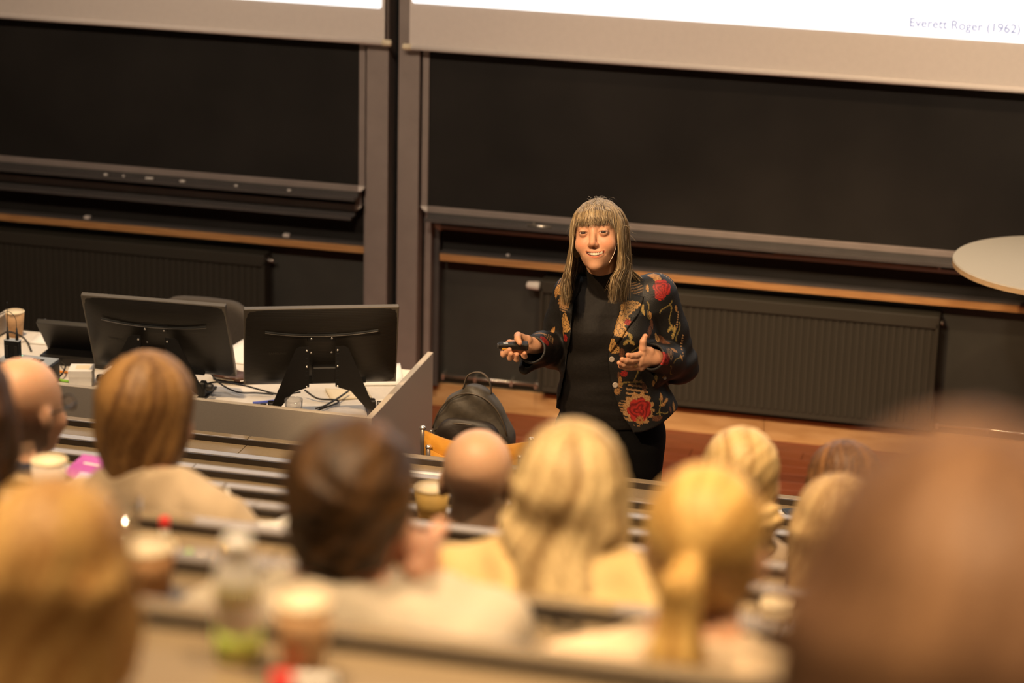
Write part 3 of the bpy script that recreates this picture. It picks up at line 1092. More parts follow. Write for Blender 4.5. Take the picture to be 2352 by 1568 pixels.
p = atZ(62, 826, ZD + 0.085)
Mz = rotz(math.radians(-1))
t = thing('charging_dock', 'black charging dock with grey top plate for wireless microphones', 'charging dock', (p[0], p[1], ZD))
o = np.array((p[0], p[1], ZD))
add('housing', box((-0.105, -0.055, 0), (0.105, 0.055, 0.08), 0.012, 3, Mz, o), M_BLACK, t)
add('top_plate', box((-0.103, -0.053, 0.08), (0.103, 0.053, 0.085), 0.002, 1, Mz, o), M_GREY, t)
add('empty_bay', box((0.018, -0.033, 0.0845), (0.062, 0.02, 0.0865), 0.001, 1, Mz, o), M_GAP, t)
for q in (0.028, 0.044):
    add('contact_pin', box((q, 0.002, 0.0865), (q + 0.004, 0.010, 0.0885), 0, 1, Mz, o), mat('brass_pin', (0.8, 0.45, 0.2), 0.3, 0.8), t)
add('status_light', lathe([(0.0025, 0), (0.002, 0.002)], o + Mz @ np.array((-0.036, 0.035, 0.085)), 8), mat('green_led', (0.1, 0.6, 0.3), 0.4, emit=((0.1, 1.0, 0.5), 1.5)), t)
t = thing('wireless_bodypack', 'black wireless bodypack with two aerials standing in the dock', 'transmitter', o + Mz @ np.array((-0.062, 0.0, 0.085)))
o2 = o + Mz @ np.array((-0.055, 0.0, 0.0865))
add('case', box((-0.029, -0.012, 0), (0.029, 0.012, 0.066), 0.003, 2, Mz, o2), M_BLACK2, t)
add('lid', box((-0.030, -0.0125, 0.066), (0.030, 0.0125, 0.070), 0.001, 1, Mz, o2), M_GREY, t)
for q in (-0.018, 0.018):
    add('clip', box((q - 0.007, -0.0150, 0.006), (q + 0.007, -0.012, 0.05), 0.001, 1, Mz, o2), M_BLACK, t)
    add('aerial_base', tube([o2 + (q, 0, 0.07), o2 + (q, 0, 0.075), o2 + (q, 0, 0.115)], [0.006, 0.006, 0.0028], 10), M_BLACK, t, True)
add('aerial', tube([o2 + (-0.018, 0, 0.11), o2 + (-0.016, 0, 0.20)], 0.0012, 6), M_BLACK, t)
add('aerial_tip', tube([o2 + (-0.016, 0, 0.197), o2 + (-0.0155, 0, 0.21)], 0.002, 6), M_BLACK, t)
add('loop_wire', tube(catmull([o2 + (0.018, 0, 0.113), o2 + (0.010, 0.01, 0.15), o2 + (-0.02, 0.02, 0.168), o2 + (-0.06, 0.03, 0.15), o2 + (-0.12, 0.03, 0.11)]), 0.0011, 6), M_BLACK, t)


def cup(base, label, h=0.092, rt=0.037, rb=0.026, outer=M_CUPTAN, inner=M_CUPIN, fill=0.8, drink=None, group=None, lid=None):
    base = np.array(base, float)
    t = thing('paper_cup', label, 'cup', base, group)
    add('wall', lathe([(rb * 0.97, 0.003), (rb, 0.0), (rt, h - 0.002), (rt * 0.96, h - 0.002), (rb * 0.96, 0.006)], base, 30), outer, t, True)
    add('rim', tube([base + (rt * 0.985 * math.cos(a), rt * 0.985 * math.sin(a), h) for a in np.linspace(0, 2 * math.pi, 33)], 0.0022, 8), inner, t, True)
    rr = rb + (rt - rb) * fill
    add('inner_wall', lathe([(rt * 0.95, h - 0.001), (rr * 0.95, h * fill)], base, 30), inner, t, True)
    add('drink', lathe([(rr * 0.96, h * fill - 0.001), (rr * 0.96, h * fill)], base, 30), drink or M_COFFEE, t)
    return t


b = DP(36, 771)
cup(b, 'tan paper cup standing on the teacher\'s desk', 0.098, 0.0365, 0.027, drink=M_CUPIN)
p = DP(198, 884)
Mz = rotz(math.radians(16))
t = thing('small_box', 'small white carton box with printed lid on the teacher\'s desk', 'box', (p[0] - 0.015, p[1] + 0.01, ZD))
o = np.array((p[0] - 0.022, p[1] + 0.012, ZD))
add('tray', box((-0.042, -0.042, 0), (0.042, 0.042, 0.045), 0.002, 1, Mz, o), M_PAPER, t)
add('lid', box((-0.0435, -0.0435, 0.035), (0.0435, 0.0435, 0.062), 0.003, 2, Mz, o), M_PAPER, t)
add('print', box((-0.02, -0.02, 0.062), (0.03, 0.024, 0.0625), 0, 1, Mz, o), M_CUPIN, t)
p = DP(693, 952)
gb = np.array((p[0], PYF + 0.085, ZD))
t = thing('drinking_glass', 'clear drinking glass behind the front panel of the teacher\'s desk', 'glass', gb)
add('tumbler', lathe([(0.027, 0.0), (0.0325, 0.086), (0.0305, 0.086), (0.0255, 0.008)], gb, 30), M_GLASS, t, True)
for nm, px, py, ang, ln, m, lab in (('pen', 150, 857, 4, 0.12, M_ORANGE, 'orange pen beside the charging dock'),
                                    ('pen', 147, 877, -4, 0.06, M_GREEN, 'green pen beside the white carton box'),
                                    ('pen', 612, 925, 35, 0.10, M_BLUE, 'blue pen behind the front panel near the glass')):
    p = DP(px, py)
    p[1] = max(p[1], PYF + 0.05)
    d = rotz(math.radians(ang)) @ np.array((ln / 2, 0, 0))
    t = thing(nm, lab, 'pen', (p[0], p[1], ZD))
    add('barrel', tube([p - d + (0, 0, .005), p + d * 0.6 + (0, 0, .005)], 0.0045, 10), m, t, True)
    add('cap', tube([p + d * 0.6 + (0, 0, .005), p + d + (0, 0, .005)], [0.0052, 0.004], 10), m, t, True)


def sheet(px, py, w, d, ang, label, z=None, m=M_PAPER, group=None, curl=0.006, P=None, name='paper_sheet', cat='paper'):
    c = np.array(P, float) if P is not None else DP(px, py)
    Mz = rotz(math.radians(ang))
    n = 7
    V, F = [], []
    for lay in (0.0, 0.0012):
        for i in range(n):
            for j in range(n):
                u, v = i / (n - 1) - .5, j / (n - 1) - .5
                V.append(c + Mz @ np.array((u * w, v * d, 0.0015 + lay + curl * (abs(u * 2) ** 3 * (0.5 + v)))))
    for i in range(n - 1):
        for j in range(n - 1):
            q = (i * n + j, (i + 1) * n + j, (i + 1) * n + j + 1, i * n + j + 1)
            F.append(q[::-1])
            F.append(tuple(x + n * n for x in q))
    e = [(i * n, (i + 1) * n) for i in range(n - 1)] + [((n - 1) * n + j, (n - 1) * n + j + 1) for j in range(n - 1)]
    e += [((i + 1) * n + n - 1, i * n + n - 1) for i in range(n - 1)] + [(j + 1, j) for j in range(n - 1)]
    F += [(a, b, b + n * n, a + n * n) for a, b in e]
    return add(name, (np.array(V), F), m, None, True, label=label, cat=cat, group=group)


sheet(150, 772, 0.21, 0.25, 4, 'white papers lying behind the slanted control panel')
sheet(580, 812, 0.21, 0.27, -8, 'white papers lying between the two monitors')
sheet(868, 862, 0.18, 0.24, 20, 'white papers lying behind the monitor near the desk corner')
sheet(800, 905, 0.15, 0.12, 30, 'yellow edged note under the monitor stand', m=M_CUPIN)
p = DP(535, 872)
t = thing('leather_pouch', 'flat brown leather pouch lying between the monitors', 'pouch', (p[0], p[1], ZD))


def pouch(P):
    q = (P - np.array((p[0], p[1], ZD + 0.0175))) @ rotz(math.radians(-8))
    return ell(q, (0, 0, 0), (0.085, 0.05, 0.014 + 0.0)) + 0.002 * np.sin(q[:, 0] * 120)


V, F = snet(pouch, (p[0] - .1, p[1] - .07, ZD - .004), (p[0] + .1, p[1] + .07, ZD + .04), 0.005)
add('pouch_body', (V, F), M_LEATHER, t, True)
add('zip', tube([p + (-0.06, -0.042, 0.016), p + (0, -0.052, 0.016), p + (0.06, -0.040, 0.014)], 0.0022, 6), M_CHROME, t)


def cable(pts, r, label, m=None, dz=0.0):
    P = catmull([DP(a, b, r + c + dz) for a, b, c in pts], 8)
    P[:, 1] = np.maximum(P[:, 1], PYF + 0.03)
    P[:, 2] = np.maximum(P[:, 2], ZD + r)
    return add('cable', tube(P, r, 8), m or M_CABLE, None, True, label=label, cat='cable')


cable([(432, 880, .0), (455, 885, .02), (500, 877, .055), (560, 885, .03), (640, 905, .0), (690, 900, .02)], 0.0032, 'black cable arching from the tilted monitor to the next monitor')
cable([(480, 852, .04), (505, 880, .005), (545, 900, .0), (590, 902, .0), (628, 905, .0)], 0.0032, 'black cable hanging from the tilted monitor onto the desk', dz=.008)
cable([(700, 896, .02), (730, 915, .0), (770, 918, .0), (775, 925, .0), (735, 940, .0), (720, 948, .0)], 0.0036, 'black cable looped beside the drinking glass', dz=.006)
cable([(800, 898, .0), (775, 915, .0), (745, 932, .0), (725, 938, .0)], 0.0036, 'short black cable crossing the loop beside the drinking glass', dz=.0145)
cable([(400, 874, .0), (412, 871, .02), (432, 880, .02), (425, 900, .0)], 0.003, 'thin black cable loop at the foot of the tilted monitor', dz=.0085)
cable([(0, 770, .03), (20, 762, .05), (45, 770, .03), (60, 782, .0), (72, 806, .0)], 0.0036, 'black cable curving behind the charging dock')
cable([(133, 868, .0), (145, 855, .02), (150, 838, .03), (138, 826, .02)], 0.0032, 'black cable beside the orange pen')
p = DP(110, 766)
p = p + np.array((-.01, 0, .006))
add('pen_holder_stylus', tube([p, p + (-0.004, 0.01, 0.05)], 0.002, 6), M_GREY, None, True, label='thin grey stylus standing behind the control panel', cat='stylus')

# ------------------------------------------------------------------ stacked chairs with the backpack
CHY = 7.60


def chair(label, dy, dz, group=None, dx=0.0, hw=0.185):
    a, b = atY(970, 1000, CHY), atY(1222, 1000, CHY)
    cx = (a[0] + b[0]) / 2 + dx
    zt = atY(1097, 1000, CHY)[2] + dz
    y0 = CHY + dy
    t = thing('stacking_chair', label, 'chair', (cx, y0 + 0.2, 0), group)
    n = 13
    V, F = [], []
    for th in (0.0, 0.009):
        for zz in (zt - 0.155, zt - 0.012):
            for i in range(n):
                u = i / (n - 1) * 2 - 1
                V.append((cx + u * hw, y0 - 0.055 * (1 - u * u) - th, zz + 0.012 * (u * u)))
    for i in range(n - 1):
        F += [(i, i + 1, n + i + 1, n + i)[::-1], (2 * n + i, 2 * n + i + 1, 3 * n + i + 1, 3 * n + i), (n + i, n + i + 1, 3 * n + i + 1, 3 * n + i)[::-1],
              (i, i + 1, 2 * n + i + 1, 2 * n + i)]
    F += [(0, n, 3 * n, 2 * n), (n - 1, 2 * n - 1, 4 * n - 1, 3 * n - 1)[::-1]]
    add('backrest', (np.array(V), F), M_CHAIRWOOD, t, True)
    sz = 0.45 + dz
    add('seat', box((cx - hw + 0.012, y0 + 0.02, sz - 0.012), (cx + hw - 0.012, y0 + 0.40, sz), 0.005), M_CHAIRWOOD, t)
    for s in (-1, 1):
        x = cx + s * (hw + 0.009)
        add('back_post', tube(catmull([(x, y0 + 0.01, 0.012 + dz * 0.3), (x, y0 + 0.03, 0.42 + dz), (x, y0, zt + 0.006)], 6), 0.010, 12), M_CHAIRMETAL, t, True)
        add('post_cap', lathe([(0.0115, 0), (0.0118, 0.005), (0.008, 0.010), (0.002, 0.0115)], (x, y0, zt + 0.004), 14), M_SCREW, t, True)
        add('front_leg', tube([(x, y0 + 0.40, 0.012 + dz * 0.3), (x, y0 + 0.37, sz - 0.02)], 0.010, 12), M_CHAIRMETAL, t, True)
        add('side_rail', tube([(x, y0 + 0.03, sz - 0.022), (x, y0 + 0.38, sz - 0.022)], 0.009, 10), M_CHAIRMETAL, t, True)
    return t


chair('lower orange beech chair of the stack in front of the bench', -0.035, -0.055, dx=0.002, hw=0.155)
chair('upper orange beech chair of the stack, carrying the black backpack', 0.0, 0.0)

bp0 = atY(1089, 1000, CHY + 0.22)
t = thing('backpack', 'black nylon backpack with top handle standing on the chair', 'backpack', (bp0[0], CHY + 0.2, 0.452))
bx, by = bp0[0], CHY + 0.2
zt = atY(1085, 884, by)[2]


def bagf(P, g=0.0):
    x, y, z = P[:, 0] - bx, P[:, 1] - by, P[:, 2]
    zz = (z - 0.452) / (zt - 0.452)
    hw = 0.158 - 0.012 * zz
    arch = np.sqrt((x / hw) ** 2 + (np.maximum(zz - 0.42, 0) / 0.58) ** 2) - 1
    d = smax(arch * 0.13, np.abs(y) - (0.085 - 0.035 * zz), 0.05)
    d = smax(d, 0.455 - z, 0.02)
    return d + 0.004 * np.sin(x * 38 + z * 30) * np.sin(z * 41 + 1) - g


V, F = snet(bagf, (bx - .19, by - .13, .44), (bx + .19, by + .13, zt + .03), 0.007)
add('main_bag', (V, F), M_BAG, t, True)


def pock(P):
    x, y, z = P[:, 0] - bx, P[:, 1] - by, P[:, 2]
    zp = zt - 0.105
    zz = (z - 0.452) / (zp - 0.452)
    arch = np.sqrt((x / 0.132) ** 4 + (np.maximum(zz - 0.55, 0) / 0.45) ** 2) - 1
    d = smax(arch * 0.10, bagf(P, 0.028), 0.02)
    d = smax(d, y + 0.02, 0.01)
    return smax(d, 0.458 - z, 0.015)


V, F = snet(pock, (bx - .18, by - .15, .45), (bx + .18, by + .02, zt), 0.006)
add('front_pocket', (V, F), M_BAG2, t, True)
zp = zt - 0.105
arc = [(bx + 0.130 * u, by - 0.085 + 0.03 * abs(u) ** 2, zp - 0.012 - 0.052 * abs(u) ** 2.6) for u in np.linspace(-0.97, 0.97, 19)]
add('pocket_zip', tube(arc, 0.0035, 6), mat('zip_tape', (0.06, 0.045, 0.03), 0.4), t, True)
arc2 = [(bx + 0.138 * math.sin(a), by - 0.045, 0.70 - 0.02 + (zt - 0.70) * math.cos(a) * 1.02) for a in np.linspace(-1.35, 1.35, 25)]
add('main_zip', tube(arc2, 0.003, 6), mat('zip_tape', (0.06, 0.045, 0.03)), t, True)
for s, u in ((1, 0.86), (-1, -0.97)):
    q = np.array((bx + 0.130 * u, by - 0.092, zp - 0.052))
    add('zip_pull', join(box(q - (0.004, 0.004, 0.004), q + (0.004, 0.004, 0.006), 0.001, 1), tube([q + (0, -0.004, -0.004), q + (0.002, -0.004, -0.024)], 0.0025, 6)), M_SCREW, t)
hp = catmull([(bx - 0.035, by - 0.01, zt - 0.012), (bx - 0.020, by, zt + 0.035), (bx + 0.022, by + 0.004, zt + 0.048), (bx + 0.055, by, zt + 0.025), (bx + 0.066, by - 0.005, zt - 0.022)], 8)
add('handle', tube(hp, 0.011, 10, 0.25), mat('webbing', (0.07, 0.05, 0.03), 0.7, bump=0.3, scale=300), t, True)
for s in (-1, 1):
    add('shoulder_strap', tube(catmull([(bx + s * 0.04, by + 0.055, zt - 0.05), (bx + s * 0.07, by + 0.10, zt - 0.15), (bx + s * 0.08, by + 0.11, zt - 0.28), (bx + s * 0.10, by + 0.085, 0.50)], 6), 0.022, 10, 0.3), M_BAG2, t, True)

# ------------------------------------------------------------------ round bar table
ZTB = 1.12
pl = atZ(2183.5, 603, ZTB)
pf, pbk2 = atZ(2400, 671, ZTB), atZ(2412, 541, ZTB)
RT = (pbk2[1] - pf[1]) / 2 * 1.0
tx, ty_ = pl[0] + RT * 1.0, (pf[1] + pbk2[1]) / 2
t = thing('round_table', 'tall round bar table with pale top and birch edge by the wall', 'table', (tx, ty_, 0))
add('table_top', lathe([(RT - 0.004, ZTB - 0.0015), (RT, ZTB - 0.0045), (RT, ZTB - 0.0055)], (tx, ty_, 0), 96), M_TABLE, t)
tt = add('table_surface', lathe([(RT - 0.002, ZTB - 0.004), (RT - 0.003, ZTB)], (tx, ty_, 0), 96), M_TABLE, t)
add('birch_edge', lathe([(RT - 0.02, ZTB - 0.026), (RT, ZTB - 0.024), (RT, ZTB - 0.0045), (RT - 0.01, ZTB - 0.004)], (tx, ty_, 0), 96), M_TABLEEDGE, t)
add('column', tube([(tx, ty_, 0.02), (tx, ty_, ZTB - 0.026)], 0.03, 20), M_CHROME, t, True)
add('foot_plate', lathe([(0.24, 0), (0.24, 0.008), (0.05, 0.02), (0.034, 0.05)], (tx, ty_, 0), 48), M_CHROME, t, True)

# ------------------------------------------------------------------ people: shared head
def head_sdf(P, smile=1.0, ears=True, detail=True):
    """head frame: face looks along -y, z up, origin inside the skull at eye level; metres"""
    x, y, z = P[:, 0], P[:, 1], P[:, 2]
    A = np.stack([np.abs(x), y, z], 1)
    if detail:
        d = ell(P, (0, .014, .029), (.072, .093, .072))
        d = smin(d, ell(P, (0, -.030, -.016), (.0630, .060, .080)), .03)
        d = smin(d, ell(P, (0, -.041, -.078), (.041, .043, .038)), .03)
    else:
        d = ell(P, (0, .014, .036), (.075, .096, .082))
        d = smin(d, ell(P, (0, -.030, -.018), (.0635, .060, .085)), .03)
        d = smin(d, ell(P, (0, -.040, -.076), (.047, .044, .040)), .03)
    d = smin(d, ell(P, (0, -.074, -.101), (.018, .016, .015)), .022)
    d = smin(d, ell(A, (.036, -.064, -.036), (.026, .024, .024)), .02)
    if not detail:
        d = smin(d, cap(P, (0, -.088, .004), (0, -.108, -.036), .008, .012), .012)
        if ears:
            d = smin(d, ell(A, (.077, .006, -.012), (.011, .020, .032)), .006)
        return d
    d = smin(d, cap(A, (.0, -.081, .020), (.040, -.070, .022), .011, .010), .014)
    d = smax(d, -ell(A, (.0315, -.106, .000), (.019, .021, .014)), .012)
    d = smin(d, cap(P, (0, -.086, .008), (0, -.109, -.034), .0075, .0105), .010)
    d = smin(d, ell(A, (.0100, -.098, -.039), (.0078, .011, .0072)), .006)
    d = smax(d, -ell(A, (.0065, -.106, -.0475), (.0035, .005, .003)), .002)
    d = smin(d, ell(P, (0, -.072, -.068), (.032, .024, .022)), .016)
    # eyelids around a slit
    lid = ell(A, (.0315, -.0815, .000), (.0150, .0150, .0150))
    slit = ell(A, (.0315, -.098, -.0005), (.0135, .022, .0037))
    d = smin(d, smax(lid, -slit, .0015), .004)
    # open smile: a curved cut between two lips
    xs = np.linspace(-.0265, .0265, 7)
    P = P - np.array((.0045, 0, .0035))
    zz = -.0725 + 12.0 * xs ** 2
    yy = -.0985 + 14 * xs ** 2
    cut = None
    up = lo = None
    for i in range(6):
        a, b = (xs[i], yy[i], zz[i]), (xs[i + 1], yy[i + 1], zz[i + 1])
        w0, w1 = .0064 * (1 - (xs[i] / .029) ** 2), .0064 * (1 - (xs[i + 1] / .029) ** 2)
        c = cap(P, a, b, w0, w1)
        cut = c if cut is None else np.minimum(cut, c)
        u = cap(P, (a[0], a[1] + .006, a[2] + .0066 * (1 - (a[0] / .03) ** 2)), (b[0], b[1] + .006, b[2] + .0066 * (1 - (b[0] / .03) ** 2)), .0042, .0042)
        l = cap(P, (a[0], a[1] + .007, a[2] - .0070 * (1 - (a[0] / .03) ** 2)), (b[0], b[1] + .007, b[2] - .0070 * (1 - (b[0] / .03) ** 2)), .0050, .0050)
        up = u if up is None else np.minimum(up, u)
        lo = l if lo is None else np.minimum(lo, l)
    d = smin(d, up, .004)
    d = smin(d, lo, .004)
    d = smax(d, -cut, .0015)
    P = P + np.array((.0045, 0, .0035))
    # smile fold from nose to mouth corner
    fold = cap(A, (.019, -.099, -.040), (.036, -.084, -.068), .002, .0025)
    d = smax(d, -fold, .006)
    if ears:
        d = smin(d, ell(A, (.077, .006, -.012), (.011, .020, .032)), .006)
    return d


def skin_col(Q, base, detail=True):
    """Q in the head frame -> own colours of the skin: lips, cheeks, brows"""
    n = len(Q)
    c = np.tile(np.array(base, float), (n, 1))
    A = np.abs(Q[:, 0])
    ck = np.exp(-(((A - .040) / .020) ** 2 + ((Q[:, 2] + .034) / .018) ** 2)) * (Q[:, 1] < -.03)
    c = mixc(c, np.array(base) * (1.06, .70, .62), 0.55 * ck)
    nt = np.exp(-((Q[:, 0] / .016) ** 2 + ((Q[:, 2] + .036) / .014) ** 2)) * (Q[:, 1] < -.085)
    c = mixc(c, np.array(base) * (1.06, .78, .70), 0.35 * nt)
    if detail:
        front = Q[:, 1] < -.075
        mxo = Q[:, 0] - .0045
        A2 = np.abs(mxo)
        zl = Q[:, 2] - .0035 - (-.0725 + 12.0 * mxo ** 2)
        lip = front & (A2 < .031) & (np.abs(zl) < .0105 * np.clip(1 - (A2 / .034) ** 2, 0, 1))
        c[lip] = np.array(base) * (.80, .46, .42)
        ins = (A2 < .027) & (np.abs(zl) < .0045) & (Q[:, 1] > -.0955) & (Q[:, 1] < -.05)
        c[ins] = (.10, .02, .015)
        bz = Q[:, 2] - (.0235 - 3.0 * (A - .030) ** 2)
        br = front & (A > .013) & (A < .050) & (np.abs(bz) < .0046) | ((Q[:, 1] < -.06) & (A > .030) & (A < .053) & (np.abs(bz) < .0040))
        c[br] = mixc(c[br], np.tile((.16, .085, .04), (br.sum(), 1)), np.full(br.sum(), .75))
        ey = (np.abs(np.hypot((A - .0315) / 1.25, (Q[:, 2] + .0005) * 2.2) - .0118) < .0022) & (Q[:, 1] < -.07)
        c[ey] = mixc(c[ey], np.tile((.18, .08, .045), (ey.sum(), 1)), np.full(ey.sum(), .55))
    return np.clip(c, 0, 1)


def eyeball(c, gaze, r=.0122, iris=(.045, .020, .009)):
    V, F = uvsphere((0, 0, 0), 1.0, 28, 20)
    g = np.array(gaze, float)
    g /= np.linalg.norm(g)
    ang = np.degrees(np.arccos(np.clip(V @ g, -1, 1)))
    col = np.tile((.58, .50, .44), (len(V), 1))
    col[ang < 42] = iris
    col[ang < 15] = (.006, .005, .005)
    return V * r + np.array(c), F, col


M_SKIN = vmat('skin', 0.48, 0.4, fine=0.05, scale=220, sss=0.12)
M_HAIR = vmat('hair', 0.52, 0.32, fine=0.18, scale=220, stretch=(1, 1, .12))
M_CLOTH = vmat('cloth', 0.85, 0.2, sheen=0.15, fine=0.07, scale=260, bump=0.3)
M_JACKET = vmat('jacket_cloth', 0.5, 0.35, sheen=0.0, fine=0.25, scale=420, bump=0.5)
M_KNIT = mat('black_knit', (0.0075, 0.0058, 0.0045), 0.7, var=0.25, scale=120, bump=0.2, spec=0.3)
M_TROUSER = mat('black_trouser_cloth', (0.0035, 0.0035, 0.0035), 0.85, var=0.2, scale=200, spec=0.15)
M_SHOE = mat('shoe_leather', (0.012, 0.010, 0.009), 0.35, var=0.1)
M_TEETH = mat('teeth', (0.78, 0.66, 0.50), 0.3, var=0.04)

# ------------------------------------------------------------------ the lecturer
D0 = 8.08
E1 = np.array([math.cos(YAW), math.sin(YAW), 0])
E2 = np.array([-math.sin(YAW), math.cos(YAW), 0])
_p = atD(1402, 784, D0)
OL = np.array([_p[0], _p[1], 0.0])
ML = np.stack([E1, E2, np.array([0, 0, 1.0])], 1)          # local -> world columns


def Lq(px, py, y):
    """pixel -> lecturer frame (x to the right, y away from the hall, z up) at the given y"""
    d = ray(px, py)
    t = (y - (CAM - OL) @ E2) / (d @ E2)
    q = CAM + t * d - OL
    return np.array([q @ E1, q @ E2, q[2]])


def LW(V):
    return np.asarray(V) @ ML.T + OL


lect = thing('person', 'lecturer with long greying hair, embroidered black jacket and black turtleneck, gesturing beside the desk', 'person', OL)
SKIN = (.58, .305, .175)

# head placement
MH = rotz(math.radians(-13)) @ rotx(math.radians(-17)) @ roty(math.radians(-7))
HS = 1.045
eye = Lq(1362, 533.5, -.175)
HO = eye - MH @ np.array((0, -.092, 0)) * HS


def toH(P):
    return ((P - HO) @ MH) / HS


def fromH(Q):
    return (np.asarray(Q) * HS) @ MH.T + HO


neck0 = fromH([(0, .022, -.06)])[0]
neck1 = Lq(1396, 668, -.02)


def lhead(P):
    d = head_sdf(toH(P)) * HS
    return smin(d, cap(P, neck0, neck1, .050, .060), .025)


V1, F1 = snet(lhead, HO - (.12, .15, .22), HO + (.12, .15, .14), 0.0019)
C1 = skin_col(toH(V1), SKIN)
geos, cols = [(V1, F1)], [C1]
look = MH.T @ np.array((-.10, -1, .30))
for s in (-1, 1):
    ev, ef, ec = eyeball((s * .0315, -.0815, 0), look + np.array((0, 0, 0)))
    geos.append((fromH(ev), ef))
    cols.append(ec)

# hands, from joints read off the picture and set in depth
R_KN = [Lq(1170, 789, -.245), Lq(1176, 798, -.255), Lq(1187, 803, -.258), Lq(1200, 805, -.252)]
R_FG = [[R_KN[0], Lq(1155, 802, -.268), Lq(1156, 814, -.292), Lq(1170, 803, -.307)],
        [R_KN[1], Lq(1168, 814, -.272), Lq(1171, 822, -.296), Lq(1174, 812, -.310)],
        [R_KN[2], Lq(1183, 818, -.274), Lq(1186, 825, -.298), Lq(1187, 814, -.310)],
        [R_KN[3], Lq(1203, 816, -.268), Lq(1206, 819, -.284), Lq(1205, 811, -.296)]]
R_TH = [Lq(1210, 781, -.225), Lq(1190, 771, -.250), Lq(1189, 778, -.285), Lq(1194, 787, -.300)]
R_WR = Lq(1226, 792, -.190)
L_WR = Lq(1507, 822, -.130)
L_KN = [Lq(1475, 812, -.170), Lq(1470, 824, -.176), Lq(1468, 834, -.172), Lq(1472, 843, -.164)]
L_FG = [[L_KN[0], Lq(1460, 816, -.195), Lq(1448, 817, -.210), Lq(1442, 815, -.216)],
        [L_KN[1], Lq(1450, 828, -.205), Lq(1437, 828, -.222), Lq(1429, 825, -.228)],
        [L_KN[2], Lq(1446, 838, -.200), Lq(1432, 837, -.217), Lq(1422, 833, -.223)],
        [L_KN[3], Lq(1450, 845, -.188), Lq(1437, 845, -.200), Lq(1424, 841, -.206)]]
L_TH = [Lq(1492, 808, -.150), Lq(1476, 800, -.170), Lq(1477, 784, -.172), Lq(1482, 772, -.168)]
FR = [.0098, .0090, .0086, .0076]


def hand(P, wr, kn, fg, th, fr=1.0, palm=.0125):
    d = cap(P, wr, (kn[1] + kn[2]) / 2, .021, .0155)
    for i, k in enumerate(kn):
        d = smin(d, cap(P, wr + (k - wr) * .25, k, .015, .0125 * fr), .012)
    for i in range(3):
        d = smin(d, cap(P, kn[i], kn[i + 1], .0118, .0118), .006)
    d = smin(d, cap(P, wr, th[0], .018, .0165), .012)
    d = smin(d, caps(P, th, [.0155, .0125, .0108, .0088], .004), .006)
    for i, f in enumerate(fg):
        s = (1.0, 1.02, .98, .86)[i] * fr
        d = smin(d, caps(P, f, [.0110 * s, .0098 * s, .0090 * s, .0080 * s], .003), .003)
    return d


for wr, kn, fg, th, fo in ((R_WR, R_KN, R_FG, R_TH, Lq(1262, 800, -.10)), (L_WR, L_KN, L_FG, L_TH, Lq(1545, 828, -.05))):
    allp = np.array([wr, fo] + kn + th + [q for f in fg for q in f])
    V2, F2 = snet(lambda P: smin(hand(P, wr, kn, fg, th), cap(P, wr, fo, .023, .034), .02), allp.min(0) - .03, allp.max(0) + .03, .0021)
    c2 = np.tile(np.array(SKIN) * 1.0, (len(V2), 1))
    for f in fg + [th]:
        tip = f[-1]
        w = np.exp(-(np.linalg.norm(V2 - tip, axis=1) / .010) ** 2)
        c2 = mixc(c2, np.array(SKIN) * (1.08, .80, .74), .5 * w)
    geos.append((V2, F2))
    cols.append(c2)

# trunk, arms and legs under the clothes
zz = lambda py, y=0.0: Lq(1402, py, y)[2]
xx = lambda px, py, y=0.0: Lq(px, py, y)[0]
SH_R, EL_R = Lq(1312, 674, -.005), Lq(1272, 808, .035)
SH_L, EL_L = Lq(1507, 676, .0), Lq(1560, 838, .035)
TOR = [(zz(1040), .010, .02, .150, .115), (zz(985), .012, .015, .166, .128), (zz(930), .006, .0, .160, .125), (zz(860), .0, -.012, .150, .118),
       (zz(790), -.004, -.02, .150, .116), (zz(740), -.004, -.022, .152, .112), (zz(700), -.002, -.015, .150, .095), (zz(672), -.002, -.008, .120, .072), (zz(655), -.004, -.008, .070, .055)]


def trunk(P, g=0.0):
    d = loft(P, TOR) - g
    d = smin(d, cap(P, SH_R, SH_L, .045 + g, .045 + g), .05)
    return smin(d, cap(P, neck1 - (0, 0, .03), neck1, .07 + g, .058 + g), .04)


hipz = zz(1000)
HIPS = [(np.array((s * .085 + .01, .015, hipz)), np.array((s * .095 + .012, -.01, .47)), np.array((s * .10 + .015, .02, .09))) for s in (-1, 1)]


def legs(P, g=0.0):
    d = None
    for a, b, c in HIPS:
        e = smin(cap(P, a, b, .085 + g, .062 + g), cap(P, b, c, .060 + g, .050 + g), .03)
        d = e if d is None else smin(d, e, .02)
    return d


def bodyf(P):
    d = smin(trunk(P, -.022), legs(P, -.012), .05)
    d = smin(d, smin(cap(P, SH_R, EL_R, .042, .036), cap(P, EL_R, R_WR, .034, .024), .02), .03)
    return smin(d, smin(cap(P, SH_L, EL_L, .042, .036), cap(P, EL_L, L_WR, .034, .024), .02), .03)


V3, F3 = snet(bodyf, (-.32, -.28, .05), (.34, .22, neck1[2] + .03), .011)
geos.append((V3, F3))
cols.append(np.tile(SKIN, (len(V3), 1)))
V, F = catq(*geos)
add('body', (LW(V), F), M_SKIN, lect, True, col=np.concatenate(cols))
# teeth: an arc of small plates
tg = []
for i, xt in enumerate(np.linspace(-.0205, .0205, 9)):
    w = .0023
    zc = -.0708 + 11.5 * xt ** 2
    q, f = box((-w, -.0015, -.0038), (w, .0015, .0042), .0007, 1)
    q = q @ rotz(-xt * 25).T + np.array((xt + .0045, -.0945 + 15 * xt ** 2, zc + .0035))
    tg.append((fromH(q), f))
v, f = join(*tg)
add('teeth', (LW(v), f), M_TEETH, lect)

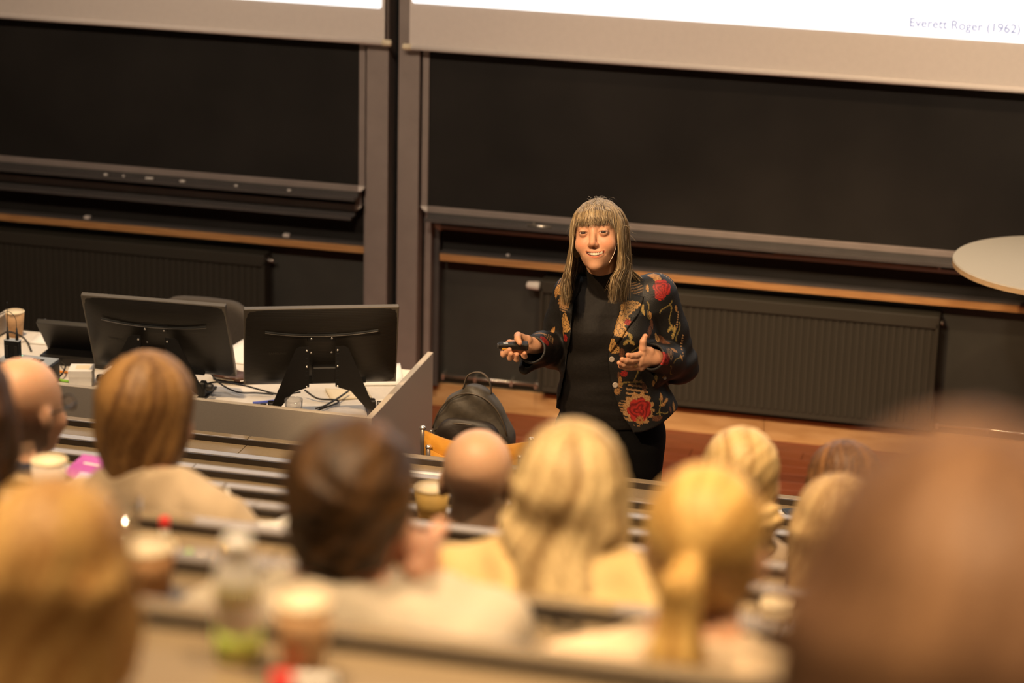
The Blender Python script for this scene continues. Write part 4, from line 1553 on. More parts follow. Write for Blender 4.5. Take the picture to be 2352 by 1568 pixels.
def trous(P):
    d = smin(loft(P, [(hipz - .10, .012, .015, .15, .115), (hipz - .02, .012, .015, .170, .132), (zz(955), .010, .01, .163, .128), (zz(930), .008, .006, .158, .124)]), legs(P, .016), .04)
    return smax(d, .06 - P[:, 2], .004)


V, F = snet(trous, (-.26, -.2, .045), (.29, .24, zz(925) + .02), .009)
add('trousers', (LW(V), F), M_TROUSER, lect, True)
for a, b, c in HIPS:
    sx = c[0]
    V, F = snet(lambda P: smax(smin(ell(P, (sx, -.05, .035), (.046, .125, .045)), cap(P, (sx, .03, .03), (sx, .02, .09), .045, .045), .03), .002 - P[:, 2], .004),
                (sx - .09, -.22, -.01), (sx + .09, .12, .16), .008)
    add('shoe', (LW(V), F), M_SHOE, lect, True)

# jacket -------------------------------------------------------------
CUF_R = Lq(1221, 803, -.222)
CUF_L = L_WR + (L_WR - EL_L) / np.linalg.norm(L_WR - EL_L) * .036
drR = Lq(1205, 846, -.185)
drL = Lq(1500, 868, -.09)
yf = -.135
PX = lambda pts, y=yf: [(lambda q: (q[0], q[2]))(Lq(a, b, y)) for a, b in pts]
OPEN = PX([(1352, 610), (1334, 660), (1318, 700), (1313, 745), (1309, 790), (1303, 830), (1297, 880), (1288, 925), (1279, 955), (1268, 1070), (1462, 1070), (1452, 985), (1430, 955), (1412, 910),
           (1402, 870), (1396, 830), (1398, 797), (1408, 765), (1421, 728), (1430, 695), (1428, 650), (1420, 610)])
JB = [(xx(1405, 960), .0)]
JT = [(zz(965), xx(1419, 962), .0, (1563 - 1274) / 2 / 679, .155), (zz(925), xx(1417, 930), .0, (1556 - 1279) / 2 / 679, .150), (zz(880), xx(1408, 880), -.006, (1534 - 1284) / 2 / 683, .140),
      (zz(830), xx(1402, 830), -.012, .168, .134), (zz(780), xx(1400, 780), -.018, .168, .132), (zz(740), xx(1400, 740), -.02, .170, .128), (zz(700), xx(1401, 700), -.014, .170, .110),
      (zz(672), xx(1402, 672), -.004, .145, .086), (zz(655), xx(1400, 655), -.002, .095, .072)]
zhem = zz(958)


def jsolid(P):
    d = loft(P, JT, 2.2)
    d = smin(d, cap(P, SH_R + (.02, 0, .0), SH_L - (.02, 0, .0), .058, .058), .04)
    d = smin(d, ell(np.stack([np.abs(P[:, 0] + .004), P[:, 1], P[:, 2]], 1), (.062, -.080, zz(765, -.1)), (.066, .066, .070)), .03)
    fold = .0035 * np.sin(P[:, 2] * 60 + 14 * np.abs(P[:, 0])) * np.clip((P[:, 2] - zhem) * 6, 0, 1)
    a1 = caps(P, [SH_R, SH_R + (EL_R - SH_R) * .5, EL_R, EL_R + (R_WR - EL_R) * .55, CUF_R], [.062, .058, .056, .052, .046], .02)
    a1 = smin(a1, cap(P, EL_R + (R_WR - EL_R) * .5, drR, .045, .020), .03)
    a2 = caps(P, [SH_L, SH_L + (EL_L - SH_L) * .5, EL_L, EL_L + (L_WR - EL_L) * .55, CUF_L], [.072, .066, .062, .055, .046], .02)
    a2 = smin(a2, cap(P, EL_L + (L_WR - EL_L) * .55, drL, .045, .024), .03)
    a1 = a1 + .0035 * np.sin((P @ (EL_R - SH_R)) * 420) * np.exp(-(np.linalg.norm(P - EL_R, axis=1) / .09) ** 2)
    a2 = a2 + .0040 * np.sin((P @ (EL_L - SH_L)) * 400 + 1) * np.exp(-(np.linalg.norm(P - EL_L, axis=1) / .10) ** 2)
    return d + fold, a1, a2


# turtleneck
TZ0 = zz(985)


def knit(P):
    d = trunk(P, .006)
    d = smin(d, cap(P, neck1 - (0, 0, .02), neck0 + (neck1 - neck0) * .42, .066, .056), .02)
    a1 = smin(cap(P, SH_R, EL_R, .050, .043), cap(P, EL_R, EL_R + (R_WR - EL_R) * .86, .041, .031), .02)
    a2 = smin(cap(P, SH_L, EL_L, .050, .043), cap(P, EL_L, EL_L + (L_WR - EL_L) * .88, .041, .031), .02)
    d = smin(smin(d, a1, .03), a2, .03)
    d = smin(d, ell(np.stack([np.abs(P[:, 0] + .004), P[:, 1], P[:, 2]], 1), (.060, -.080, zz(765, -.1)), (.060, .055, .062)), .03)
    d = d + .0006 * np.sin(P[:, 2] * 150 + 6 * P[:, 0]) * (P[:, 2] < zz(800))
    j0, j1, j2 = jsolid(P)
    d = smax(d, smin(smin(j0, j1, .022), j2, .022) + .007, .004) if True else d
    d = np.minimum(d, cap(P, neck1 - (0, 0, .02), neck0 + (neck1 - neck0) * .42, .064, .056))
    return smax(d, TZ0 - P[:, 2], .006)


V, F = snet(knit, (-.30, -.30, TZ0 - .02), (.33, .20, neck0[2] + .03), .0052)
add('turtleneck', (LW(V), F), M_KNIT, lect, True)


def jacket(P, lap=False):
    d, a1, a2 = jsolid(P)
    # hem rises towards the right-hand corner of the open front
    hem = zhem + .045 * np.clip((P[:, 0] - .10) / .12, 0, 1) ** 1.5 + .03 * np.clip((-.10 - P[:, 0]) / .08, 0, 1)
    d = smax(d, hem - P[:, 2], .004)
    o = poly2d(P[:, 0], P[:, 2], OPEN)
    d = smax(d, -np.maximum(o, P[:, 1] + .005), .004)
    # collar opening at the neck
    d = smax(d, -cap(P, neck1 - (0, .02, .04), neck1 + (0, -.03, .10), .070, .078), .006)
    # hollow sleeves beyond the cuffs
    uR, uL = (R_WR - EL_R) / np.linalg.norm(R_WR - EL_R), (L_WR - EL_L) / np.linalg.norm(L_WR - EL_L)
    a1 = smax(a1, (P - (CUF_R - uR * .004)) @ (uR + np.array((0, 0, .15))), .004)
    a2 = smax(a2, (P - CUF_L) @ uL, .004)
    a1 = smax(a1, -smin(cap(P, CUF_R - uR * .03, CUF_R + uR * .04, .034, .041), cap(P, CUF_R - uR * .02, drR, .028, .008), .02), .003)
    a2 = smax(a2, -smin(cap(P, CUF_L - uL * .03, CUF_L + uL * .04, .034, .041), cap(P, CUF_L - uL * .02, drL, .028, .010), .02), .003)
    return smin(smin(d, a1, .022), a2, .022)


VJ, FJ = snet(jacket, (-.36, -.30, zhem - .02), (.36, .22, neck1[2] + .06), .0030)
LAPS = [PX([(1430, 690), (1421, 728), (1408, 765), (1397, 800), (1402, 806), (1437, 757), (1470, 722), (1482, 694), (1462, 690), (1452, 660), (1436, 655)]),
        PX([(1318, 700), (1313, 745), (1309, 790), (1303, 812), (1296, 780), (1287, 735), (1283, 698), (1292, 688), (1290, 662), (1322, 660)])]
lapg = []
for lp in LAPS:
    arr = np.array(lp)
    lo = (arr[:, 0].min() - .02, -.24, arr[:, 1].min() - .02)
    hi = (arr[:, 0].max() + .02, .0, arr[:, 1].max() + .02)

    def lapf(P, lp=lp):
        d = jsolid(P)[0]
        d = smax(d - .007, -(d - .0015), .001)
        return smax(smax(d, poly2d(P[:, 0], P[:, 2], lp), .003), P[:, 1] + .01, .003)
    lapg.append(snet(lapf, lo, hi, .0026))

# ---- embroidery: motifs laid on the cloth at points of the jacket
VJW = LW(VJ)
_bvh = BVHTree.FromPolygons([Vector(v) for v in VJW], [tuple(int(i) for i in q) for q in FJ])
JC = np.tile((.0085, .0078, .0070), (len(VJ), 1)).astype(float)
LC = [np.tile((.0095, .0088, .0075), (len(v), 1)).astype(float) for v, f in lapg]
GOLD, GOLD2, REDC, RED2, GREENC, TAN_, BROWN = (.46, .25, .075), (.24, .115, .035), (.33, .020, .014), (.10, .006, .006), (.20, .16, .05), (.33, .185, .08), (.15, .055, .025)


def stamp(px, py, size, fn, rot=0.0):
    d = ray(px, py)
    d = d / np.linalg.norm(d)
    hit, nrm, _, _ = _bvh.ray_cast(Vector(CAM), Vector(d), 20)
    if hit is None:
        return
    h, n = np.array(hit), np.array(nrm)
    if n @ d > 0:
        n = -n
    n = n * 0.55 - d * 0.45
    n /= np.linalg.norm(n)
    up = np.array((0, 0, 1.0))
    u = np.cross(up, n)
    u /= np.linalg.norm(u)
    v = np.cross(n, u)
    s = size / 690.0
    a = math.radians(rot)
    for VV, CC in [(VJW, JC)] + [(LW(lv), lc) for (lv, lf), lc in zip(lapg, LC)]:
        q = VV - h
        m = np.where((np.abs(q @ n) < .035 + s * .5) & (np.linalg.norm(q, axis=1) < s * 1.6))[0]
        if not len(m):
            continue
        x, y = q[m] @ u / s, q[m] @ v / s
        x, y = x * math.cos(a) + y * math.sin(a), -x * math.sin(a) + y * math.cos(a)
        c, k = fn(x, y)
        m = m[k]
        CC[m] = c[k]


def f_rose(x, y):
    r, t = np.hypot(x, y), np.arctan2(y, x)
    edge = .80 + .16 * np.abs(np.sin(t * 3.5 + .4))
    k = r < edge
    sp = np.sin(r * 17 + 2.2 * np.sin(t * 3 + r * 4))
    c = mixc(np.tile(RED2, (len(x), 1)), np.tile(REDC, (len(x), 1)), np.clip(.55 + .5 * sp, 0, 1))
    return c, k


def f_lace(x, y):
    r, t = np.hypot(x, y), np.arctan2(y, x)
    k = (r < .92 + .10 * np.sin(t * 11)) & (r > .62)
    return mixc(np.tile(GOLD2, (len(x), 1)), np.tile(TAN_, (len(x), 1)), (np.sin(r * 40) * np.sin(t * 22) > -.2) * 1.0), k


def f_leaf(x, y, a=GREENC, b=GOLD):
    w = .42 * (1 - y * y) * (1 + .25 * y)
    k = (np.abs(y) < 1) & (np.abs(x) < w)
    vein = (np.abs(x) < .05) | (np.sin((y - np.abs(x) * .8) * 14) > .75)
    return mixc(np.tile(a, (len(x), 1)), np.tile(b, (len(x), 1)), vein * .7), k


def f_gleaf(x, y):
    return f_leaf(x, y, GOLD2, GOLD)


def f_bleaf(x, y):
    return f_leaf(x, y, (.07, .03, .015), BROWN)


def f_paisley(x, y):
    w = (.55 - .25 * y) * np.clip(1 - (y * .95) ** 4, 0, 1) + .06 * np.sin(y * 16)
    cx = .25 * y * y
    k = (np.abs(y) < 1) & (np.abs(x - cx) < w)
    h = np.sin(x * 22 + 3 * np.sin(y * 7)) * np.sin(y * 20 + 2 * np.sin(x * 9)) > -.25
    ed = np.abs(x - cx) > w - .14
    return mixc(np.tile((.05, .03, .014), (len(x), 1)), np.tile(GOLD, (len(x), 1)), np.clip(h * .9 + ed * .6, 0, 1)), k


def f_stripes(x, y):
    k = (np.hypot(x, y) < .95) & (np.sin(y * 17 + x * 3.0) > .15)
    return np.tile(TAN_, (len(x), 1)) * .75, k


def f_daisy(x, y):
    r, t = np.hypot(x, y), np.arctan2(y, x)
    k = (r < .55 + .4 * np.abs(np.sin(t * 5))) & (r > .22)
    return np.tile(GOLD2, (len(x), 1)), k


def f_stem(x, y):
    k = (np.abs(y) < 1) & (np.abs(x - .35 * np.sin(y * 2.2)) < .075)
    return np.tile((.17, .12, .035), (len(x), 1)), k


def f_dots(x, y):
    k = (np.abs(y) < 1) & (np.abs(x) < .11) & (np.sin(y * 24) > -.1)
    return np.tile(TAN_, (len(x), 1)), k


for a in [(1468, 941, 40, f_stripes, 0), (1463, 899, 28, f_stripes, 0), (1434, 935, 18, f_stripes, 0),
          (1466, 936, 37, f_lace, 0), (1469, 941, 31, f_rose, 10), (1470, 965, 11, f_daisy, 0),
          (1510, 640, 22, f_gleaf, 25), (1500, 633, 16, f_gleaf, 70), (1521, 661, 23, f_rose, 0), (1516, 678, 13, f_rose, 40), (1538, 640, 26, f_dots, 35),
          (1447, 704, 25, f_paisley, -60), (1432, 727, 20, f_paisley, 10), (1421, 752, 24, f_paisley, 15), (1441, 740, 8, f_rose, 0), (1460, 662, 18, f_stripes, 30), (1408, 795, 19, f_paisley, 15),
          (1300, 684, 22, f_paisley, -20), (1294, 694, 16, f_daisy, 0), (1296, 705, 14, f_stripes, 0), (1301, 741, 22, f_paisley, 15), (1296, 760, 14, f_gleaf, 10), (1281, 655, 20, f_dots, 10),
          (1287, 660, 17, f_paisley, -10), (1277, 672, 14, f_gleaf, 10), (1300, 776, 10, f_rose, 0),
          (1252, 781, 15, f_rose, 30), (1262, 776, 16, f_stripes, 60), (1240, 765, 15, f_gleaf, 80), (1221, 762, 15, f_paisley, 70), (1268, 762, 12, f_gleaf, -30), (1232, 800, 8, f_gleaf, 0),
          (1523, 823, 16, f_rose, 30), (1540, 812, 15, f_stripes, 60), (1548, 804, 12, f_gleaf, 60), (1516, 812, 9, f_leaf, 0), (1556, 824, 16, f_stem, -40), (1566, 822, 8, f_gleaf, 10), (1541, 850, 16, f_stem, 40),
          (1448, 773, 10, f_leaf, 20), (1437, 787, 10, f_leaf, -40), (1452, 787, 10, f_leaf, 50), (1462, 800, 20, f_stem, -15), (1428, 812, 15, f_bleaf, 0),
          (1487, 662, 9, f_gleaf, 15), (1489, 712, 20, f_stem, 20), (1494, 724, 10, f_gleaf, 10), (1475, 707, 10, f_leaf, -20), (1478, 716, 10, f_leaf, 10), (1553, 709, 9, f_gleaf, 10), (1540, 722, 26, f_stem, 25), (1530, 705, 20, f_stem, -30),
          (1539, 755, 10, f_leaf, -30), (1549, 758, 11, f_leaf, 0), (1558, 762, 22, f_stem, 10), (1546, 770, 9, f_leaf, -10), (1565, 790, 24, f_dots, -10), (1556, 735, 22, f_dots, -8),
          (1497, 745, 13, f_bleaf, 10), (1492, 762, 15, f_bleaf, -20), (1520, 782, 22, f_bleaf, 60), (1508, 775, 12, f_paisley, 30),
          (1433, 858, 9, f_rose, 0), (1421, 862, 9, f_bleaf, 0), (1424, 872, 10, f_gleaf, 0), (1418, 898, 9, f_daisy, 0), (1424, 884, 8, f_daisy, 0), (1450, 878, 24, f_stem, -60), (1462, 862, 20, f_stem, 15),
          (1519, 912, 11, f_gleaf, 0), (1530, 920, 10, f_gleaf, -60), (1522, 929, 10, f_gleaf, -80), (1516, 935, 20, f_stem, 20), (1522, 948, 16, f_stem, -70), (1548, 934, 14, f_gleaf, -15), (1540, 941, 9, f_bleaf, 10),
          (1510, 961, 14, f_bleaf, -80), (1532, 892, 12, f_bleaf, 30), (1507, 868, 9, f_leaf, 10), (1501, 880, 9, f_gleaf, 0), (1526, 866, 6, f_daisy, 0), (1284, 880, 14, f_bleaf, 0), (1278, 905, 12, f_bleaf, 0),
          (1506, 960, 12, f_bleaf, 70), (1480, 890, 14, f_bleaf, 20)]:
    stamp(*a)
jk = add('jacket', (VJW, FJ), M_JACKET, lect, True, col=JC, label='black jacket embroidered with red roses and gold leaves')
for (v, f), c in zip(lapg, LC):
    add('lapel', (LW(v), f), M_JACKET, jk, True, col=c)
for px, py in ((1405, 825), (1413, 884), (1527, 868)):
    d = ray(px, py)
    d = d / np.linalg.norm(d)
    hit, nrm, _, _ = _bvh.ray_cast(Vector(CAM), Vector(d), 20)
    if hit is not None:
        n = np.array(nrm) * .6 - d * .4
        n /= np.linalg.norm(n)
        u = np.cross((0, 0, 1), n)
        u /= np.linalg.norm(u)
        rr_ = .0095 if px < 1500 else .0055
        add('button', lathe([(rr_ * .95, 0), (rr_, .002), (rr_ * .95, .004), (rr_ * .6, .003)], np.array(hit) - n * .001, 18, np.stack([u, np.cross(n, u), n], 1)), M_BROWNP, jk, True, label='pale shell button')

# rings, headset microphone
rp = L_FG[2][0] + (L_FG[2][1] - L_FG[2][0]) * .55
ax = (L_FG[2][1] - L_FG[2][0])
ax /= np.linalg.norm(ax)
u = np.cross(ax, (0, 0, 1.0))
u /= np.linalg.norm(u)
w = np.cross(ax, u)
for k in (-.0022, .0022):
    add('ring', tube([LW(rp + ax * k + .0108 * (math.cos(a) * u + math.sin(a) * w)) for a in np.linspace(0, 2 * math.pi, 25)], .0011, 6), mat('gold_ring', (.8, .55, .25), .25, 1.0), lect, True)
mic = catmull([fromH([(.081, .0, -.015)])[0], Lq(1418, 558, -.14), Lq(1411, 580, -.185), Lq(1403, 597, -.200), Lq(1399, 604, -.203)], 6)
hs = add('headset_microphone', tube(LW(mic), .0010, 8), mat('beige_wire', (.62, .48, .36), .4), lect, True, label='thin beige headset microphone boom')
add('microphone_tip', tube(LW(mic[-4:]), .0020, 8), mat('mic_tip', (.30, .20, .13), .4), hs, True)

# hair: a soft base and many strands ---------------------------------
def hairbase(P):
    Q = toH(P)
    A = np.stack([np.abs(Q[:, 0]), Q[:, 1], Q[:, 2]], 1)
    d = ell(Q, (0, .017, .029), (.0765, .0975, .0770))
    d = smax(d, -smin(ell(Q, (0, -.080, -.035), (.064, .060, .105)), ell(Q, (0, -.095, -.09), (.06, .07, .10)), .02), .008)
    d = smin(d, ell(A, (.075, .014, -.028), (.012, .046, .046)), .02)
    d = smin(d, ell(Q, (0, .070, -.035), (.080, .045, .060)), .03)
    return d


V, F = snet(hairbase, HO - (.16, .2, .28), HO + (.16, .2, .16), .0045)
Q = toH(V)
u = np.arctan2(Q[:, 0], -Q[:, 1])
hc = mixc(np.tile((.10, .065, .032), (len(V), 1)), np.tile((.26, .185, .09), (len(V), 1)), streak(u * 4, 1.0))
hobj = add('hair', (LW(V), F), M_HAIR, lect, True, col=hc, label='long greying blond hair with a fringe')
SV, SF, SC_, base = [], [], [], 0
KN = 15
DOWN = MH.T @ np.array((0, 0, -1.0)) / HS


def strand(ctrl, r0, col_r, col_t):
    global base
    P = catmull(ctrl, 4)
    P = P[np.linspace(0, len(P) - 1, KN).astype(int)]
    T = np.gradient(P, axis=0)
    T /= np.linalg.norm(T, axis=1)[:, None] + 1e-9
    out = P - np.array((0, .01, 0))
    out[:, 2] *= .3
    N = out - T * (out * T).sum(1)[:, None]
    N /= np.linalg.norm(N, axis=1)[:, None] + 1e-9
    S = np.cross(T, N)
    r = r0 * np.interp(np.linspace(0, 1, KN), [0, .08, .8, 1], [.7, 1, .9, .15])[:, None]
    SV.append(np.stack([P + S * r * 1.5, P + N * r * .8, P - S * r * 1.5, P - N * r * .5], 1).reshape(-1, 3))
    t = np.clip(np.linspace(0, 1, KN) * 3.2, 0, 1)
    SC_.append(np.repeat(mixc(np.tile(col_r, (KN, 1)), np.tile(col_t, (KN, 1)), t), 4, axis=0))
    i = base + np.arange(KN - 1)[:, None] * 4
    for k in range(4):
        SF.append(np.concatenate([i + k, i + (k + 1) % 4, i + 4 + (k + 1) % 4, i + 4 + k], 1))
    base += KN * 4


def crown(x, y):
    return .029 + .0805 * math.sqrt(max(.02, 1 - ((y - .017) / .101) ** 2 - (x / .080) ** 2))


def hcol():
    t = RNG.random()
    if t < .30:
        c = np.array((.085, .052, .024))
    elif t < .62:
        c = np.array((.18, .120, .055))
    elif t < .88:
        c = np.array((.32, .225, .11))
    else:
        c = np.array((.50, .40, .25))
    return c * (.85 + .3 * RNG.random())


for s in (-1, 1):
    for i in range(1250):
        a = math.radians(RNG.uniform(-52, 92))
        g = RNG.uniform(0, .010) * (1 if a < 1 else .6)
        root = np.array((s * RNG.uniform(.001, .012), .012 + .085 * RNG.uniform(-.75, 1.0) * (.5 + .5 * math.sin(a + .4)), 0.0))
        if a < .2:
            root[1] = RNG.uniform(-.058, .03)
        root[2] = crown(root[0], root[1]) + RNG.uniform(-.001, .003)
        if a < 0:
            ex, ey = .072 - .010 * (a / math.radians(-52)) ** 2, .015 + .088 * math.sin(a)
        else:
            ex, ey = .079 * math.cos(a) ** .8 if a < 1.5 else .005, .015 + .106 * math.sin(a)
        mid = np.array((s * (ex * .72 + .003), root[1] * .45 + ey * .55, 0.0))
        mid[2] = crown(mid[0], mid[1]) + .003
        m2 = np.array((s * (ex + .002 + g), ey * .92, .036))
        e = np.array((s * (ex + .006 + g), ey, -.018))
        fl = RNG.normal(0, .006)
        jw = e + DOWN * .085 * HS + np.array((s * (.006 + fl * .5), -.004 if a < .5 else .006, 0))
        front = a < math.radians(38)
        ln = RNG.uniform(.085, .135) if front else RNG.uniform(.09, .15)
        if front:
            sh = jw + DOWN * ln * .5 + np.array((s * RNG.normal(.001, .0035) - (.010 if s > 0 and a < 0 else 0), -.036 - .018 * RNG.random(), 0))
            tip = sh + DOWN * ln * .5 + np.array((s * RNG.normal(-.004, .005), -.016, 0))
        else:
            sh = jw + DOWN * ln * .42 + np.array((s * RNG.uniform(.006, .026) + (.016 if s > 0 else 0), .004, 0))
            tip = sh + DOWN * ln * .30 + np.array((s * RNG.uniform(.010, .040), -.006, 0))
        c = hcol()
        gr = np.array((.50, .46, .42)) * RNG.uniform(.55, 1.1)
        strand([root, mid, m2, e, jw, sh, tip], RNG.uniform(.0007, .0015), gr * .55 + c * .45, c)
for i in range(560):
    uu = RNG.uniform(-1.05, 1.05)
    root = np.array((uu * .030 + RNG.normal(0, .004), RNG.uniform(-.05, .015), 0.0))
    root[2] = crown(root[0], root[1]) + RNG.uniform(-.001, .002)
    wq = uu * .066
    yb = -.098 + .55 * wq ** 2 / .06
    le = RNG.uniform(.020, .036) - .005 * (1 - abs(uu)) - .03 * max(0, abs(uu) - .8) / .2
    c = hcol() * (1.05 if uu < .1 else .85)
    strand([root, np.array((uu * .046, -.064, crown(uu * .046, -.064) + .004)), np.array((wq * .88, yb + .008, .066)), np.array((wq * .97, yb - .001, .047)), np.array((wq + RNG.normal(0, .003), yb - .005, le))],
           RNG.uniform(.0006, .0013), c * .75 + np.array((.2, .18, .15)) * .4, c)
for i in range(46):
    s = RNG.choice((-1, 1))
    a = RNG.uniform(-.4, 1.2)
    e = np.array((s * (.078 * math.cos(a) + .005), .01 + .092 * math.sin(a), RNG.uniform(-.12, .035)))
    dv = np.array((s * RNG.uniform(.5, 1.3), RNG.normal(0, .3), RNG.uniform(-.8, .6))) * .02
    strand([e, e + dv * .4 + (0, 0, .002), e + dv * .8, e + dv * 1.1 + DOWN * .006, e + dv * 1.5 + DOWN * .014], .00026, (.5, .4, .28), (.5, .4, .28))
for i in range(14):
    e = np.array((RNG.normal(0, .02), RNG.normal(.01, .03), .0))
    e[2] = crown(e[0], e[1])
    dv = np.array((RNG.normal(0, .02), RNG.normal(0, .01), RNG.uniform(.004, .014)))
    strand([e, e + dv * .6, e + dv, e + dv * 1.2 + (.008, 0, -.004), e + dv * 1.3 + (.014, 0, -.012)], .00026, (.4, .38, .36), (.4, .38, .36))
SVa = fromH(np.concatenate(SV))
add('hair_strands', (LW(SVa), np.concatenate(SF)), M_HAIR, hobj, True, col=np.concatenate(SC_))['kind'] = 'stuff'

# ---- presenter remote in her hand
a, b = Lq(1144, 793, -.288), Lq(1213, 794, -.270)
ax = b - a
ln = np.linalg.norm(ax)
ax /= ln
w = np.array((0, -.35, 1.0))
w -= ax * (w @ ax)
w /= np.linalg.norm(w)
Mr = ML @ np.stack([ax, np.cross(w, ax), w], 1)
t = thing('presenter_remote', 'black presentation remote held in the lecturer\'s hand', 'remote', LW(a + ax * ln / 2 - w * .012))
oa = LW(a)
V, F = box((0, -.013, -.0115), (ln, .013, .0115), .007, 4)
V[:, 1] *= .72 + .28 * np.clip(V[:, 0] / ln * 1.8, 0, 1)
V[:, 2] *= .70 + .30 * np.clip(V[:, 0] / ln * 1.8, 0, 1)
add('handset', (V @ Mr.T + oa, F), M_BLACK, t, True)
add('laser_tip', (lambda g: (g[0] @ Mr.T + oa, g[1]))(box((-.002, -.006, -.005), (.004, .006, .005), .002, 2)), M_SCREW, t)
add('button', (lambda g: (g[0] @ Mr.T + oa, g[1]))(box((.016, -.005, .0085), (.032, .005, .0105), .001, 1)), M_GREY, t)
add('label', (lambda g: (g[0] @ Mr.T + oa, g[1]))(box((.012, -.0115, -.009), (.028, -.0095, -.003), .0005, 1)), M_YELLOW, t)

# ------------------------------------------------------------------ the audience
def audience(label, px, py, Y, desk, yaw=0.0, nod=0.0, roll=0.0, hs=1.0, skin=(.62, .36, .23), shirt=(.55, .45, .33), shirt2=None, hair=None, hc1=(.1, .06, .03), hc2=(.3, .2, .1),
             pole='crown', sw=.185, arms='lap', h=.0095, lift=0.0, sf=1.0, tdx=0.0, hairlabel=None, bald=None, shirt_name='sweater', neck_r=.054, fold=.004, tback=0.0):
    """one seated listener; (px, py) top of the head, Y how far towards the wall; faces the wall, turned by yaw (degrees, + to the left)"""
    top = atY(px, py, Y)
    z0 = (0.0 if desk == 0 else ROWZ[desk] - 0.75)
    MhT = rotz(math.radians(180 + yaw)) @ rotx(math.radians(nod)) @ roty(math.radians(roll))
    MtT = rotz(math.radians(180 + yaw * .35))
    ho = top - np.array((0, 0, .117 * hs)) - np.array((0, 0, 0))
    inv = lambda P: ((P - ho) @ MhT) / hs
    out = lambda Q: (np.asarray(Q, float) * hs) @ MhT.T + ho
    fw = MtT @ np.array((0, -1.0, 0))
    rt = MtT @ np.array((-1.0, 0, 0))
    nb = ho - fw * (.065 + tback) * hs + np.array((0, 0, -.142 * hs + lift)) + rt * tdx     # base of the neck
    hip = np.array((nb[0], ROWY[desk] - .675 + .20, z0 + .50))
    if hip[2] > nb[2] - .36:
        hip[2] = nb[2] - .36
    hip[1] = max(min(hip[1], nb[1] - .02), (ROWY[desk + 1] if desk < 9 else 0) + .17)
    neck_a = out([(0, .02, -.06)])[0]
    shz = nb[2] - .050
    shc = np.array((nb[0], nb[1], shz))
    SHs = {s: shc + rt * s * sw - np.array((0, 0, .012)) for s in (-1, 1)}
    dz = ROWZ[desk] + .03
    EL, WR = {}, {}
    for s in (-1, 1):
        EL[s] = np.array((0, 0, 0.)) + shc + rt * s * (sw + .055) + fw * .06
        EL[s][2] = max(shz - .27, dz - .02)
        WR[s] = EL[s] + fw * .21 - rt * s * .11
        WR[s][2] = dz + .01
        if arms != 'desk':
            EL[s] = shc + rt * s * (sw + .03) + np.array((0, 0, -.27)) - fw * .01
            WR[s] = EL[s] + fw * .10 - rt * s * .13 + np.array((0, 0, -.10))
    hand_up = arms == 'chin'
    if hand_up:
        EL[1] = shc + rt * (sw + .03) + fw * .10 + np.array((0, 0, max(dz - shz + .02, -.22)))
        WR[1] = out([(-.098, -.035, -.115)])[0]

    solids = [((XL, ROWY[desk] - DEPTH - .003, ROWZ[desk] - .040), (XR, ROWY[desk] + .036, ROWZ[desk]))]          # own desktop
    if desk < 9:
        yb, zb_ = ROWY[desk + 1], ROWZ[desk + 1]
        solids += [((XL, yb + .008, z0 - .1), (XR, yb + .045, zb_)), ((XL, yb - DEPTH - .003, zb_ - .040), (XR, yb + .036, zb_)),
                   ((XL, yb + .02, z0 + SEAT - .10), (XR, yb + .26, z0 + SEAT))]                                     # bench behind and its seat

    def clear(P, d, m=.005):
        for lo_, hi_ in solids:
            c_, h_ = (np.array(lo_) + hi_) / 2, (np.array(hi_) - lo_) / 2 + m
            q_ = np.abs(P - c_) - h_
            e_ = np.linalg.norm(np.maximum(q_, 0), axis=1) + np.minimum(q_.max(1), 0)
            d = smax(d, -e_, .004)
        return d

    def torso(P, g):
        R = [(hip[2] - .06, hip[0], hip[1], .165 + g, .120 + g), (hip[2] + .06, hip[0], hip[1] + .0, .160 + g, .118 + g)]
        n_ = nb
        for t_, rx_, ry_ in ((.35, .155, .105), (.6, .165, .105), (.82, .175, .098), (.93, .16, .084)):
            R.append((hip[2] + (n_[2] - hip[2]) * t_, hip[0] + (n_[0] - hip[0]) * t_, hip[1] + (n_[1] - hip[1]) * t_ ** 1.3, rx_ * sw / .185 + g, ry_ + g))
        R.append((n_[2] - .005, n_[0], n_[1], .085 + g, .07 + g))
        d = loft(P, R)
        for s in (-1, 1):
            d = smin(d, cap(P, nb + np.array((0, 0, .015)), SHs[s], .052 + g, .050 + g), .04)
        return d

    def arm(P, g):
        d = None
        for s in (-1, 1):
            e = smin(cap(P, SHs[s], EL[s], .050 + g, .040 + g), cap(P, EL[s], WR[s], .038 + g, .027 + g), .02)
            d = e if d is None else np.minimum(d, e)
        return d

    def bodyf(P):
        d = head_sdf(inv(P), detail=False) * hs
        d = smin(d, cap(P, neck_a, nb, neck_r * hs, (neck_r + .008) * hs), .03)
        d = smin(d, smin(torso(P, -.010), arm(P, -.008), .03), .03)
        for s in (-1, 1):
            hd = WR[s] + ((fw * .07 - rt * s * .02) if not (hand_up and s == 1) else np.array((0, 0, .06)) + fw * .015 - rt * .012)
            d = smin(d, cap(P, WR[s], hd, .028, .030), .012)
        return clear(P, d)
    pts = np.array([top + (0, 0, .03), hip - (0, 0, .10), ho + rt * .05 + fw * .05, ho - rt * .05, EL[-1], EL[1], WR[-1], WR[1]])
    lo, hi = pts.min(0) - .11, pts.max(0) + .11
    person = thing('person', label, 'person', (hip[0], hip[1], z0))
    V, F = snet(bodyf, lo, hi, h)
    Q = inv(V)
    c = skin_col(Q, skin, False)
    if bald is not None:
        c = bald(Q, c)
    add('body', (V, F), M_SKIN, person, True, col=c)
